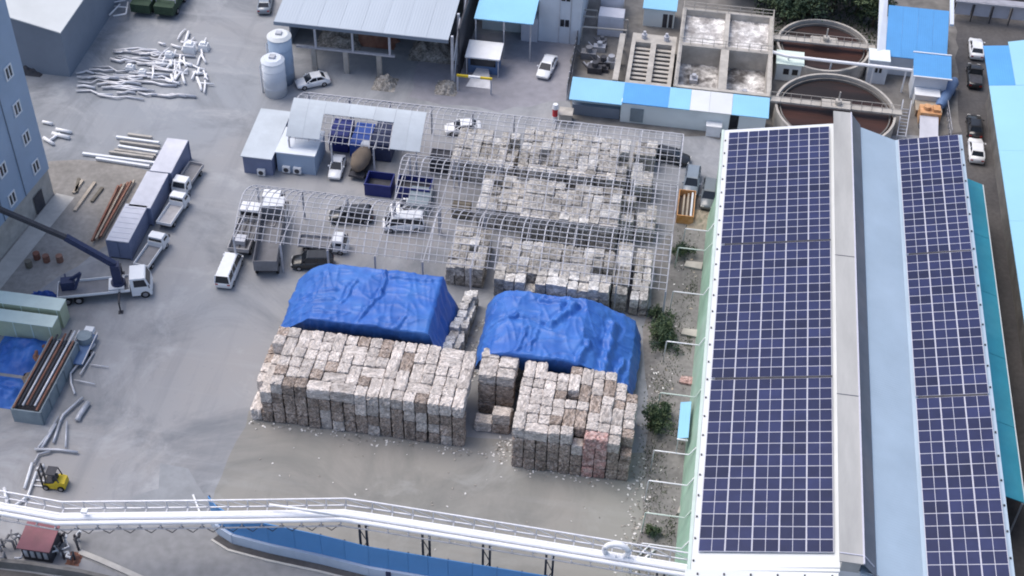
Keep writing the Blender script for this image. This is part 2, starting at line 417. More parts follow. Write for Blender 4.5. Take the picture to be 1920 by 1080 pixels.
def stack(x0, x1, y0, y1, nc, nr, hl, hfun, label_top, label_face, gname, rd, matf=None, face_left=True, face_right=True, wide=.17, dz=lambda c: 0):
    """hl layer height; hfun(c,r) = number of layers; builds the bales that show"""
    ux, uy = (x1-x0)/nc, (y1-y0)/nr
    for (c,r,w_,d_) in layout(nc, nr, rd, wide):
        n = hfun(c, r)
        if n <= 0: continue
        if any(hfun(c+i, r+j) != n for i in range(w_) for j in range(d_)): w_h = [(c+i, r+j, 1, 1) for i in range(w_) for j in range(d_)]
        else: w_h = [(c,r,w_,d_)]
        for (cc,rr,ww,dd) in w_h:
            n = hfun(cc, rr)
            if n <= 0: continue
            mt = matf(cc, rr, n, n) if matf else 'bale'
            bale(x0+(cc+ww/2)*ux+rd.uniform(-.04,.04), y0+(rr+dd/2)*uy+rd.uniform(-.05,.05), (n-1)*hl + dz(cc),
                 ux*ww*(.985 if ww > 1 else rd.uniform(.93,.985)), uy*dd*.985, hl*rd.uniform(.94,1.1), label_top(cc, rr, nr, ww, dd), gname, mt, rd.uniform(-.03,.03))
    cj = [(rd.uniform(-.05,.05), rd.uniform(.90,.985)) for _ in range(nc)]
    # the lower layers that face the open, mostly darker: face shade put into the colour
    for c in range(nc):
        for r in range(nr):
            n = hfun(c, r)
            fr = hfun(c, r-1) if r > 0 else 0
            lf = hfun(c-1, r) if c > 0 else (0 if face_left else 99)
            rt = hfun(c+1, r) if c < nc-1 else (0 if face_right else 99)
            lo = min(fr, lf if face_left else 99, rt if face_right else 99)
            for k in range(max(lo,0), n-1):
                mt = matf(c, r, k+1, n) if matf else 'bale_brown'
                bale(x0+(c+.5)*ux+cj[c][0], y0+(r+.5)*uy+rd.uniform(-.10,.08), k*hl, ux*cj[c][1], uy*.99, hl*1.0, label_face(k), gname, mt, rd.uniform(-.04,.04))
LAY = ['bale in the ground layer of the face of', 'bale in the second layer of the face of', 'bale just below the top of', 'bale in']
def where(st_, r, nr, ww, dd):
    shp = 'wide ' if ww == 2 else 'long ' if dd == 2 else ''
    row = 'front edge' if r == 0 else 'second row' if r == 1 else 'tarpaulin edge' if r + dd >= nr else 'middle rows'
    return shp + 'bale on top of the ' + st_ + ', ' + row
rd = random.Random(3)
HL = 1.375
def hA(c, r):
    if c == 0: return (1,1,2,2,2,2)[min(r,5)] if r < 6 else 0
    if c == 1: return (3,3,3,3,4,4)[min(r,5)]
    return 4
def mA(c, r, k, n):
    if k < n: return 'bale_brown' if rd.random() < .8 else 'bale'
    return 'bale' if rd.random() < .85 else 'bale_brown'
stack(-36.6, -15.75, 86.4, 94.0, 18, 6, HL, hA, lambda c, r, nr, ww, dd: where('long stack', r, nr, ww, dd),
      lambda k: LAY[k] + ' the long stack', 'bales of the long front stack', rd, mA, face_right=False)
def hB(c, r):
    return ((1,2),(0,1),(4,4),(4,4),(4,4))[r][c]
stack(-15.25, -11.65, 88.6, 94.6, 2, 5, HL, hB, lambda c, r, nr, ww, dd: where('narrow stack', r, nr, ww, dd),
      lambda k: LAY[k] + ' the narrow stack', 'bales of the narrow middle stack', rd,
      lambda c, r, k, n: 'bale_brown' if k < n else 'bale', face_left=False, face_right=False)
HC = {(8,7):0, (9,7):0, (9,6):3, (0,7):4, (5,0):3, (9,0):3, (3,7):3, (2,7):3}
def hC(c, r):
    if c >= 10: return 0
    if (c, r) == (4, 4): return 1
    return HC.get((c,r), 4)
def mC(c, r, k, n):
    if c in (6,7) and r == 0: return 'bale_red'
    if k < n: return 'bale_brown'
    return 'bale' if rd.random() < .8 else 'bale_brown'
stack(-11.0, .1, 84.9, 93.6, 10, 8, HL, hC, lambda c, r, nr, ww, dd: where('holed stack', r, nr, ww, dd),
      lambda k: LAY[k] + ' the holed stack', 'bales of the stepped front stack', rd, mC, face_left=True, face_right=True, wide=.04, dz=lambda c: (0,-.1,-.05,0,.08,.05,-.12,-.1,-.3,-.45)[c])
print('bales', NB)

# the bales under the steel frames and beside the tarpaulins: past the limit, one object
m = MB()
def low_bale(x, y, z, sx, sy, sz, rz=0, mt=0):
    V, F = BV_LOW[random.randrange(6)]
    cs, sn = math.cos(rz), math.sin(rz)
    m.add([(x + (v[0]*sx)*cs - (v[1]*sy)*sn, y + (v[0]*sx)*sn + (v[1]*sy)*cs, z + v[2]*sz) for v in V], F, mt)
def low_block(x0, x1, y0, y1, h, rd, skip=.0, jh=.35):
    nc = max(1, round((x1-x0)/1.08)); nr = max(1, round((y1-y0)/1.3)); ux = (x1-x0)/nc; uy = (y1-y0)/nr
    for (c,r,w_,d_) in layout(nc, nr, rd):
        if rd.random() < skip: continue
        hh = h + rd.uniform(-jh, jh)*.5 - (1.2 if rd.random() < .05 else 0)
        mt = rd.choice((0,0,0,1,2))
        X = x0+(c+w_/2)*ux; Y = y0+(r+d_/2)*uy
        low_bale(X+rd.uniform(-.05,.05), Y+rd.uniform(-.05,.05), hh-1.25, ux*w_, uy*d_, 1.25, rd.uniform(-.05,.05), mt)
        if r == 0 or c == 0 or c+w_ >= nc:
            k = hh-1.25
            while k > .05:
                k0 = max(0, k-1.25)
                low_bale(X+rd.uniform(-.08,.08), Y+rd.uniform(-.08,.08), k0, ux*w_, uy*d_, k-k0+.03, rd.uniform(-.05,.05), rd.choice((1,1,0)))
                k = k0
def blk(pl, pr, yb, yf, h, **kw):
    """px corners: front-left pl, front-right pr on the block's top (z=h); back row yb px at pl.x"""
    a = P(*pl, h); b = P(*pr, h); c = P(pl[0]+20, yb, h)
    low_block(a.x, b.x, (a.y+b.y)/2, c.y, h, rd, **kw)
blk((845,300),(960,318), 238, 0, 2.6)
blk((968,318),(1172,338), 238, 0, 4.2)
blk((1180,345),(1222,352), 262, 0, 2.4, skip=.12)
blk((893,388),(985,400), 322, 0, 2.8)
blk((975,406),(1158,424), 334, 0, 4.2)
blk((1163,415),(1187,420), 366, 0, 3.0, skip=.1)
blk((1192,424),(1228,430), 372, 0, 2.2, skip=.15)
blk((835,500),(905,508), 425, 0, 2.6, skip=.08)
blk((925,522),(1142,550), 446, 0, 4.2)
blk((1148,548),(1176,552), 452, 0, 3.0, skip=.1)
blk((1182,560),(1214,566), 466, 0, 2.4, skip=.1)
# two rows beside the left tarpaulin
for (pa, pb, h) in (((838,650),(880,548),2.5), ((855,648),(888,552),2.0)):
    a = P(*pa, h); b = P(*pb, h); n = 9
    for i in range(n):
        p = a.lerp(b, i/(n-1)); k = h + rd.uniform(-.3,.3)
        low_bale(p.x+rd.uniform(-.15,.15), p.y, k-1.2, .95, 1.0, 1.2, rd.uniform(-.1,.1), rd.choice((0,2)))
        low_bale(p.x, p.y, 0, .95, 1.05, k-1.15, rd.uniform(-.1,.1), 1)
low_block(-33.0, -21.6, 95.4, 102.2, 5.7, rd, jh=.1)
low_block(-34.9, -33.1, 95.4, 102.2, 3.6, rd, jh=.1)
low_block(-13.6, -6.4, 94.4, 101.8, 5.2, rd, jh=.1)
low_block(-15.3, -13.7, 94.9, 101.8, 3.2, rd, jh=.1)
low_block(-6.3, -2.2, 94.6, 101.8, 2.9, rd, jh=.1)
o = tag(link('stacked_paper_bales', m.mesh('stacked_paper_bales', ['bale_grey','bale_dull','bale_bright'])),
        'weathered grey-white paper bales massed under the bare steel roof frames', 'bales', kind='stuff')

# ---------------------------------------------------------------- tarpaulins
def interp(pr, t):
    for (a, b) in zip(pr, pr[1:]):
        if t <= b[0]:
            k = (t-a[0])/(b[0]-a[0]) if b[0] > a[0] else 0
            return [a[i]+(b[i]-a[i])*k for i in range(1, len(a))]
    return list(pr[-1][1:])
def arc(prof):
    out = [(0, *prof[0])]; s = 0
    for a, b in zip(prof, prof[1:]):
        s += math.hypot(b[0]-a[0], b[1]-a[1]); out.append((s, *b))
    return out
def tarp(px_, py_, creases, label, seed, nx=170, ny=130, amp=.16):
    ax_, ay_ = arc(px_), arc(py_); m = MB(); V = []
    sx, sy = ax_[-1][0], ay_[-1][0]; off = Vector((seed*11.1, seed*5.7, 0))
    for j in range(ny+1):
        for i in range(nx+1):
            x, zx = interp(ax_, sx*i/nx); y, zy = interp(ay_, sy*j/ny)
            zt = max(p[1] for p in px_)
            a, b = zt-zx, zt-zy
            z = zt - (max(a,b) + .15*min(a,b))
            q = Vector((x, y, 0))
            edge = min(1, min(i, nx-i, j, ny-j)/6)
            # broad sag between the bales, stretched folds, fine crumple
            z += .22*noise.noise(q*.36+off) + .09*noise.noise(q*.9+off)
            rr = 1-abs(noise.noise(Vector((x*.95+y*.25, y*.22-x*.1, 3.3))+off)); z += amp*1.1*rr**12*(.5+.5*noise.noise(q*.3+off*2))
            rr = 1-abs(noise.noise(Vector((x*.3, y*.8, 9.3))+off)); z += amp*.7*rr**14
            for (x0,y0,x1,y1,h,wd) in creases:
                d = Vector((x1-x0,y1-y0)); t = max(0,min(1,((x-x0)*d.x+(y-y0)*d.y)/d.length_squared))
                dd = math.hypot(x-x0-d.x*t + .25*noise.noise(q*1.2), y-y0-d.y*t + .25*noise.noise(q*1.3+off))
                z += h*math.exp(-(dd/wd)**2) - h*.8*math.exp(-((dd-wd*1.9)/wd)**2)*.5
            hang = max(a, b)
            if hang > .3:
                w_ = .12*noise.noise(Vector((x*1.7,y*1.7,z*.3))+off)
                x += w_; y += w_
            x += .25*noise.noise(Vector((0,y*.5,2))+off)*(1-edge); y += .25*noise.noise(Vector((x*.5,0,5))+off)*(1-edge)
            V.append((x, y, max(z, .06)))
    F = [(j*(nx+1)+i, j*(nx+1)+i+1, (j+1)*(nx+1)+i+1, (j+1)*(nx+1)+i) for j in range(ny) for i in range(nx)]
    m.add(V, F)
    o = solo('tarpaulin', m, 'tarp', label, 'tarpaulin', 'blue tarpaulins over the bales', True)
    md = o.modifiers.new('thick', 'SOLIDIFY'); md.thickness = .03
    return o
tarp([(-35.9,3.6),(-34.6,4.9),(-32.6,6.25),(-31.4,6.4),(-21.0,6.5),(-20.75,6.3),(-20.3,4.4),(-19.2,1.2)],
     [(95.3,3.9),(94.58,6.3),(94.7,6.5),(102.6,6.5),(102.9,6.2),(103.4,3.0)],
     [(-26.5,102.4,-26.3,99.6,.28,.16),(-26.3,99.6,-27.8,95.0,.26,.15),(-29.3,100.6,-29.9,97.4,.18,.14),(-25.8,101.6,-21.8,101.8,.2,.18),(-34.5,98.5,-31,99,.18,.2),
      (-34.8,97,-31,97.6,.16,.2),(-35.4,95.6,-29,96,.14,.16),(-23.5,96,-23.9,94.8,.2,.2)],
     'bright blue tarpaulin with a long centre fold behind the long bale stack', 1)
tarp([(-16.3,2.6),(-15.6,4.4),(-14.4,5.6),(-13.4,6.0),(-6.0,6.0),(-4.4,5.0),(-2.4,3.9),(-1.0,2.9),(-.3,1.0)],
     [(94.5,2.6),(93.72,5.75),(93.85,6.0),(102.3,6.0),(102.8,5.5),(103.6,3.2)],
     [(-15.8,97.6,-12.6,98.9,.25,.15),(-12.6,98.9,-9.0,98.4,.22,.14),(-9.2,98.2,-7.2,101.2,.35,.3),(-10.6,101.6,-7.0,101.4,.3,.25),(-11.5,97.4,-11.9,94.4,.2,.16),
      (-10.4,97.2,-10.8,94.6,.2,.16),(-3.2,101,-3.4,94.2,.45,.4),(-1.8,97,-2.4,94,.3,.25),(-5.3,97,-5.9,94.2,.3,.25)],
     'bright blue tarpaulin sagging toward the green wall, behind the stepped bale stack', 5, amp=.2)

# ---------------------------------------------------------------- bare steel roof frames
def gable_frame(name, label, x0, x1, y0, y1, ze=4.0, rise=2.4, step=.77, posts=True, heavy=3, ncross=4, cover=None):
    xm = (x0+x1)/2; ym = (y0+y1)/2; zr = ze+rise
    t = thing(name, label, 'steel frame', (xm, y0, 0), 0, 'bare gabled steel roof frames over the bales')
    n = int((x1-x0)/step)
    meshes = {}
    def prof(f):
        u = 2*f-1; return (y1-y0)*f, ze + rise*(1-abs(u)**1.55)
    for hv in (0, 1):
        mb = MB(); a = .10 if hv else .045; ns = 10
        for k in range(ns):
            mb.bar((0,)+prof(k/ns), (0,)+prof((k+1)/ns), a, .11)
        meshes[hv] = mb.mesh('rafter', 'white_steel')
    for i in range(n+1):
        hv = 1 if i % heavy == 0 or i == n else 0
        link('rafter', meshes[hv], t, (x0+(x1-x0)*i/n-xm, 0, random.uniform(-.03,.03)))
    mb = MB(); mb.bar((x0-xm,0,0),(x1-xm,0,0), .06, .06); pm = mb.mesh('purlin', 'white_steel')
    for f in (.01,.07,.14,.21,.28,.35,.42,.49,.62,.8,.99):
        y, zz = prof(f)
        link('purlin', pm, t, (0, y, zz+.09))
    pb = MB(); pb.box(-.09,.09,-.09,.09,0,ze); pmsh = pb.mesh('post', 'white_steel')
    np_ = int((x1-x0)/4.6)
    for i in range(np_+1):
        for y in (0, y1-y0):
            link('post', pmsh, t, (x0+.02+(x1-x0-.04)*i/np_-xm, y, 0))
    for i in range(0, np_+1):
        X = x0+(x1-x0)*i/np_-xm
        mb = MB(); mb.bar((X,0,ze-.15),(X,y1-y0,ze-.15), .09, .14); part('tie_beam', mb, 'white_steel', t)
    return t
XR = 1.6
f3 = gable_frame('roof_frame', 'bare white steel gable roof frame standing just behind the blue tarpaulins', -44.2, XR, 107.1, 116.0)
f2 = gable_frame('roof_frame', 'bare white steel gable roof frame, middle one of the three over the bales', -28.8, XR, 116.3, 124.3)
f1 = gable_frame('roof_frame', 'bare white steel gable roof frame with pale sheets still on its end, beside the office', -43.0, XR, 124.7, 133.7)
# pale roof sheets left on the rear frame (near slope)
def sheet_on(t, x0, x1, f0, f1_):
    """curved sheet on the near half of the rear frame: f 0 at the crown, 1 at the eaves"""
    mb = MB(); V = []; n_ = 8
    for k in range(n_+1):
        f = f0+(f1_-f0)*k/n_
        y = 129.2-4.5*f; zz = 4.0+2.4*(1-f**1.55)
        for (x, dz) in ((x0,.26),(x1,.26),(x1,.21),(x0,.21)): V.append((x, y, zz+dz))
    F = [(k*4+i, k*4+(i+1)%4, k*4+4+(i+1)%4, k*4+4+i) for k in range(n_) for i in range(4)] + [(3,2,1,0),(n_*4,n_*4+1,n_*4+2,n_*4+3)]
    mb.add(V, F); return part('roof_sheet', mb, 'sheet_old', t, world=True)
for (a, b, c, d) in ((-43.3,-41.4,.03,.98),(-41.38,-39.4,.03,.98),(-39.38,-36.6,.03,.40),(-36.58,-33.6,.03,.40),(-33.58,-31.2,.03,.42),(-31.18,-29.4,.03,1.0),(-29.38,-27.7,.03,1.0)):
    sheet_on(f1, a, b, c, d)
# lean-to office and blue cabin at its end
b0 = P(503,322); 
t = thing('office_shed', 'pale lavender lean-to shed with a dark grey front at the end of the rear frame', 'shed', (-46.3, 122.6, 0))
mb = MB(); mb.box(-1.7,1.7,0,8.2,0,2.5); part('wall', mb, 'container_side', t)
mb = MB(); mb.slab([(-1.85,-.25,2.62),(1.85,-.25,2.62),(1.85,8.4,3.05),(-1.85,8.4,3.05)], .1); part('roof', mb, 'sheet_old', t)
for x in (.4,): 
    mb = MB(); mb.box(x-.45,x+.45,-.38,-.02,.15,.95); mb.cyl(x, .55, -.42, -.36, .3, 12, 1, axis='y'); part('air_conditioner', mb, ['white_paint','dark_steel'], t)
t = thing('cabin', 'steel-blue cabin with air conditioners beneath the sheeted frame end', 'cabin', (-42.0, 123.6, 0))
mb = MB(); mb.box(-2.3,2.2,0,4.6,0,2.7); part('wall', mb, 'panel_blue', t)
mb = MB(); mb.box(-2.4,2.3,-.1,4.7,2.7,2.85); part('roof', mb, 'panel_white', t)
for x in (-1.2, .1):
    mb = MB(); mb.box(x-.45,x+.45,-.4,-.02,.2,1.0); mb.cyl(x, .6, -.44, -.38, .3, 12, 1, axis='y'); part('air_conditioner', mb, ['white_paint','dark_steel'], t)

# ---------------------------------------------------------------- solar roofed hall
Y0, Y1 = 70.6, 130.2
hall = thing('warehouse', 'long hall with solar arrays on two roof slopes and a grey ridge ventilator', 'building', (19, 70.6, 0))
def w(name, mb, mat, par=hall, smooth=False): return part(name, mb, mat, par, smooth, True)
mb = MB(); mb.box(5.98, 6.3, Y0, Y1, 0, 7.6); w('side_wall', mb, 'green_wall')
mb = MB(); mb.prism([(6.3,Y0+.1),(31.2,Y0+.1),(31.2,Y1-.1),(6.3,Y1-.1)], 0, 7.6); w('inner_wall', mb, 'panel_pale')
mb = MB(); mb.add([(6.2,Y0+.02,7.6),(20.6,Y0+.02,7.6),(24.6,Y0+.02,7.6),(31.2,Y0+.02,7.6),(31.2,Y0+.02,10.3),(24.6,Y0+.02,8.85),(20.6,Y0+.02,10.3),(17.6,Y0+.02,10.55),(6.2,Y0+.02,7.8)], [(0,1,6,7,8),(1,2,5,6),(2,3,4,5)]); w('gable', mb, 'roof_white')
mb = MB(); mb.slab([(6.02,Y0-.3,7.91),(17.7,Y0-.3,10.45),(17.7,Y1,10.45),(6.02,Y1,7.91)], .2); w('roof_slope', mb, 'roof_white')
mb = MB(); mb.slab([(19.3,Y0-.3,10.5),(24.7,Y0-.3,8.8),(24.7,Y1+.4,8.8),(19.3,Y1+.4,10.5)], .18); w('roof_slope', mb, 'roof_pale_blue')
mb = MB(); mb.slab([(24.7,Y0-.3,8.82),(31.55,Y0-.3,10.52),(31.55,Y1+.4,10.52),(24.7,Y1+.4,8.82)], .18); w('roof_slope', mb, 'roof_pale_blue')
mb = MB(); mb.box(31.2,31.4,Y0,Y1,0,10.2); w('side_wall', mb, 'panel_pale')
mb = MB(); mb.slab([(5.02,Y0,.06),(5.97,Y0,4.1),(5.97,124.0,4.1),(5.35,124.0,.06)], .05); w('skirt', mb, 'green_wall')
# ridge ventilator: light top and left side, shade of the right side painted dark
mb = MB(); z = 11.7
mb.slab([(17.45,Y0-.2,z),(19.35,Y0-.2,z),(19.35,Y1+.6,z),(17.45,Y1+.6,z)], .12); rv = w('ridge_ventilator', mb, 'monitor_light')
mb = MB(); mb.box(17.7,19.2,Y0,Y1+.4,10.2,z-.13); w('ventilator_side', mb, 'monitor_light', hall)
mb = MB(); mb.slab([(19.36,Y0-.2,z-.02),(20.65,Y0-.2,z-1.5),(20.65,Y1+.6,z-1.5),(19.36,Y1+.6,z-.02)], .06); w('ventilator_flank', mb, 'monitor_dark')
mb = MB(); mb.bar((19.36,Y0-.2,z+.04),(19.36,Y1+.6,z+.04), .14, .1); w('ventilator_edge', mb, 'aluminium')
for y in (88.5, 107.0):
    mb = MB(); mb.bar((17.4,y,z+.02),(19.4,y,z+.02), .06, .05); w('ventilator_joint', mb, 'monitor_dark')
mb = MB(); mb.bar((17.45,Y0+.6,z+.05),(19.4,Y0+.6,z+.05),.09,.07); mb.bar((19.4,Y0+.6,z+.05),(20.4,Y0+.6,z-1.2),.09,.07); w('ventilator_cap', mb, 'aluminium')
# gutters along the eaves with brackets
mb = MB(); mb.slab([(5.72,Y0-.5,7.97),(6.01,Y0-.5,7.97),(6.01,Y1,7.97),(5.72,Y1,7.97)], .26); w('gutter', mb, 'pale_green')
mb = MB(); mb.slab([(5.6,Y0-1.15,7.8),(17.6,Y0-1.15,10.2),(17.6,Y0-.35,10.35),(5.6,Y0-.35,7.95)], .15); w('eaves_flashing', mb, 'roof_white')
bm_ = MB(); bm_.box(-.07,.07,-.07,.07,0,.12); bm_ = bm_.mesh('bracket', 'dark_steel')
for i in range(26):
    o = link('bracket', bm_, hall, Vector((6.2, Y0+.6+i*2.28, 7.96)) - hall.location)
for i in range(6):
    o = link('bracket', bm_, hall, Vector((6.6+i*2.1, Y0-.75, 8.08+i*.44)) - hall.location)
for i in range(22):
    o = link('bracket', bm_, hall, Vector((31.35, Y0+.6+i*2.7, 10.49)) - hall.location)
# arrays: modules 2.2 x 1.05 m on rails
def module(wd, dp, tilt):
    """one panel mesh: frame and two dark halves, lying on a plane that rises by tilt along x"""
    mb = MB(); f = .05
    def q(x0,x1,y0,y1,z,m_): 
        mb.add([(x0,y0,x0*tilt+z),(x1,y0,x1*tilt+z),(x1,y1,x1*tilt+z),(x0,y1,x0*tilt+z)], [(0,1,2,3)], m_)
    hw, hd = wd/2-.008, dp/2-.008
    mb.slab([(-hw,-hd,-hw*tilt),(hw,-hd,hw*tilt),(hw,hd,hw*tilt),(-hw,hd,-hw*tilt)], .05, 0)
    q(-hw+f, -.022, -hd+.032, hd-.032, .006, 1); q(.022, hw-f, -hd+.032, hd-.032, .006, 1)
    return mb.mesh('solar_panel', ['aluminium', 'solar_cell'])
def array(label, x0, x1, y0, y1, z0, z1, nc, nr):
    t = thing('solar_array', label, 'solar panels', ((x0+x1)/2, y0, (z0+z1)/2), 0, 'solar arrays on the hall roof')
    tilt = (z1-z0)/(x1-x0); wd = (x1-x0)/nc; dp = (y1-y0)/nr
    me = module(wd, dp, tilt)
    for c in range(nc):
        for r in range(nr):
            X = -(x1-x0)/2+(c+.5)*wd
            o = link('solar_panel', me, t, (X, (r+.5)*dp, X*tilt+random.uniform(-.008,.008)))
    for k in range(nc*2):
        X = -(x1-x0)/2+(k+.5)*wd/2
        mb = MB(); mb.bar((X,.05,X*tilt-.13),(X,y1-y0-.05,X*tilt-.13), .06, .16)
        part('rail', mb, 'galv', t)
    return t
ra = P(1563,452,10.5).y; rb = P(1566,708,10.5).y
for (ya, yb, nr, lab) in ((72.0, rb-.12, 15, 'pipe rack end of the slope above the green wall'), (rb+.12, ra-.1, 15, 'middle of the slope above the green wall'), (ra+.1, 129.4, 17, 'clarifier end of the slope above the green wall')):
    array('wide solar array at the ' + lab, 6.5, 17.2, ya, yb, 8.25, 10.6, 5, nr)
rc = P(1700,474,9.4).y; rd2 = P(1722,742,9.4).y
for (ya, yb, nr, lab) in ((71.8, rd2-.12, 15, 'at the pipe rack end'), (rd2+.12, rc-.1, 16, 'in the middle'), (rc+.1, 130.3, 18, 'at the clarifier end')):
    array('narrow solar array %s of the slope beside the teal canopy' % lab, 24.95, 31.1, ya, yb, 9.15, 10.75, 3, nr)
for y in (ra, rb):  # dark bars painted in for the shade between array blocks
    mb = MB(); mb.bar((6.9,y,8.36),(17.2,y,10.6),.2,.1); w('gap_shade', mb, 'dark_steel')
for y in (rc, rd2):  # the same painted shade on the other slope
    mb = MB(); mb.bar((25.2,y,9.22),(31.0,y,10.68),.2,.1); w('gap_shade', mb, 'dark_steel')
# teal lean-to canopy
t = thing('canopy', 'teal corrugated lean-to canopy along the lane side of the solar hall', 'canopy', (34, 84.5, 0))
ys = [84.5, 93.4, 102.3, 111.2, 120.1, 129.4]
for a, b in zip(ys, ys[1:]):
    mb = MB(); mb.slab([(31.42,a+.03,6.2),(35.0,a+.03,5.0),(35.0,b-.03,5.0),(31.42,b-.03,6.2)], .08); part('roof_sheet', mb, 'teal', t, world=True)
for y in ys:
    mb = MB(); mb.box(34.75,34.9,y-.07,y+.07,0,4.92); part('post', mb, 'galv', t, world=True)
mb = MB(); mb.box(35.0,35.12,84.5,129.4,4.72,4.96); part('gutter', mb, 'panel_pale', t, world=True)
# bent white tube frames leaning on the side wall
for k, (xl, yl, xr, yr) in enumerate(((1285,430,1342,428),(1272,467,1336,463),(1262,550,1333,545),(1250,643,1325,640),(1238,742,1318,735),(1226,850,1306,843),(1216,905,1303,902),(1210,965,1298,963),(1203,1022,1292,1021))):
    a = P(xl, yl, 3.0); b = P(xr-14, yr+4, 3.0); 
    a.y = (a.y+b.y)/2; b.y = a.y; 
    if a.x > 4.3: a.x = 3.6
    mb = MB(); mb.tube([(a.x-.1,a.y,0),(a.x,a.y,2.95),(a.x+.12,a.y,3.0),(b.x,b.y,3.0),(5.95,b.y,4.2)], .065, 6)
    solo('tube_frame', mb, 'pale_green' if k % 3 == 1 else 'white_paint', 'bent white tube bracing from the lane to the green hall wall', 'tube frame', 'white tube frames along the lane', True)
o = P(1303,790); 
t = thing('awning', 'small bright blue sheet awning on the green hall wall above the lane', 'awning', (4.75, P(1303,790,2.4).y, 0))
mb = MB(); mb.slab([(-.55,-2.3,2.3),(.45,-2.3,2.6),(.45,2.3,2.6),(-.55,2.3,2.3)], .07); part('sheet', mb, 'sky_roof', t)
for y in (-2.1, 2.1):
    mb = MB(); mb.box(-.5,-.42,y-.04,y+.04,0,2.3); part('post', mb, 'white_paint', t)
mb = MB(); mb.box(-.6,.45,-2.45,-2.31,2.2,2.32); part('end_trim', mb, 'white_paint', t)

# ---------------------------------------------------------------- vehicles (local +Y is forward)
def wheel_parts(t, spots, r=.33, wd=.22):
    mt = MB(); mt.cyl(0, 0, -wd/2, wd/2, r, 14, 0, axis='x'); tm = mt.mesh('tyre', 'tyre')
    mr = MB(); mr.cyl(0, 0, -wd/2-.012, wd/2+.012, r*.58, 10, 0, axis='x'); rm = mr.mesh('rim', 'rim')
    for (x, y) in spots:
        o = link('wheel', tm, t, (x, y, r)); link('rim', rm, o)
def ring(y, hw, zb, zt, tw):
    """body cross-section at station y: hw half width, zb sill, zt top, tw half width of the top"""
    return [(-hw*.92,y,zb),(hw*.92,y,zb),(hw,y,zb+.18),(hw,y,zb+(zt-zb)*.72),(tw,y,zt),(-tw,y,zt),(-hw,y,zb+(zt-zb)*.72),(-hw,y,zb+.18)]
def car(kind, paint, label, loc, rz, L=4.6, W=1.82):
    t = thing('car', label, 'car', loc, rz, 'cars parked about the works')
    hw = W/2; h = L/2
    hood = .86; belt = .95
    if kind == 'sedan': roof = 1.43; g = (-h+.35, h-1.15, -h+1.05, h-1.95); tail = .98
    elif kind == 'suv': roof = 1.68; g = (-h+.08, h-1.05, -h+.45, h-1.75); tail = 1.0; belt = 1.02; hood = .98
    elif kind == 'van': roof = 1.93; g = (-h+.03, h-.25, -h+.2, h-1.05); tail = 1.05; belt = 1.08; hood = 1.02
    else: roof = 1.7; g = (-.35, h-1.15, -.1, h-1.85); tail = .95; belt = 1.0; hood = .98       # pickup
    mb = MB()
    mb.loft([ring(-h,hw*.86,.34,tail*.86,hw*.72), ring(-h+.12,hw*.95,.24,tail,hw*.82), ring(-h+.7,hw,.2,tail+.02,hw*.86), ring(-.2,hw,.2,belt,hw*.9),
             ring(h-1.2,hw,.2,hood,hw*.86), ring(h-.35,hw*.95,.22,hood-.12,hw*.8), ring(h-.06,hw*.86,.28,hood-.25,hw*.7), ring(h,hw*.8,.34,hood-.32,hw*.62)])
    part('body', mb, paint, t, True)
    zt = max(belt, tail) - .03
    mb = MB(); mb.frus((-hw*.88,hw*.88,g[0],g[1]), (-hw*.72,hw*.72,g[2],g[3]), zt-.08, roof-.05); part('window_glass', mb, 'glass', t)
    mb = MB()
    mb.frus((-hw*.745,hw*.745,g[2]-.05,g[3]+.06), (-hw*.66,hw*.66,g[2]+.12,g[3]-.12), roof-.06, roof+.02)
    part('roof', mb, paint, t)
    ym = (g[0]+g[1])/2
    pl = [(g[1],g[3],.09,.09),(g[0],g[2],.14,.14),(ym,ym,.1,.06)] + ([(ym-1.0,ym-.95,.12,.06)] if kind in ('suv','van') else [])
    for sx in (-1, 1):
        for (pa, pb, pw, ph) in pl:
            part('pillar', MB().bar((sx*hw*.885,pa,zt-.06),(sx*hw*.73,pb,roof-.04), pw, ph), paint, t)
    for sx in (-1, 1):
        mb = MB(); mb.box(sx*hw*.62-.18, sx*hw*.62+.18, h-.16, h+.005, hood-.42, hood-.26); part('headlight', mb, 'lamp', t)
        mb = MB(); mb.box(sx*hw*.68-.15, sx*hw*.68+.15, -h-.01, -h+.1, tail-.34, tail-.16); part('tail_light', mb, 'tail_lamp', t)
        mb = MB(); mb.box(sx*(hw+.08)-.09, sx*(hw+.08)+.09, g[1]-.45, g[1]-.3, zt, zt+.14); part('mirror', mb, paint, t)
    if kind == 'pickup':
        mb = MB(); mb.box(-hw*.78,hw*.78,-h+.2,-.45,belt+.012,belt+.03); part('bed_floor', mb, 'dark_steel', t)
    wheel_parts(t, [(-hw+.1,h-.85),(hw-.1,h-.85),(-hw+.1,-h+.85),(hw-.1,-h+.85)])
    return t
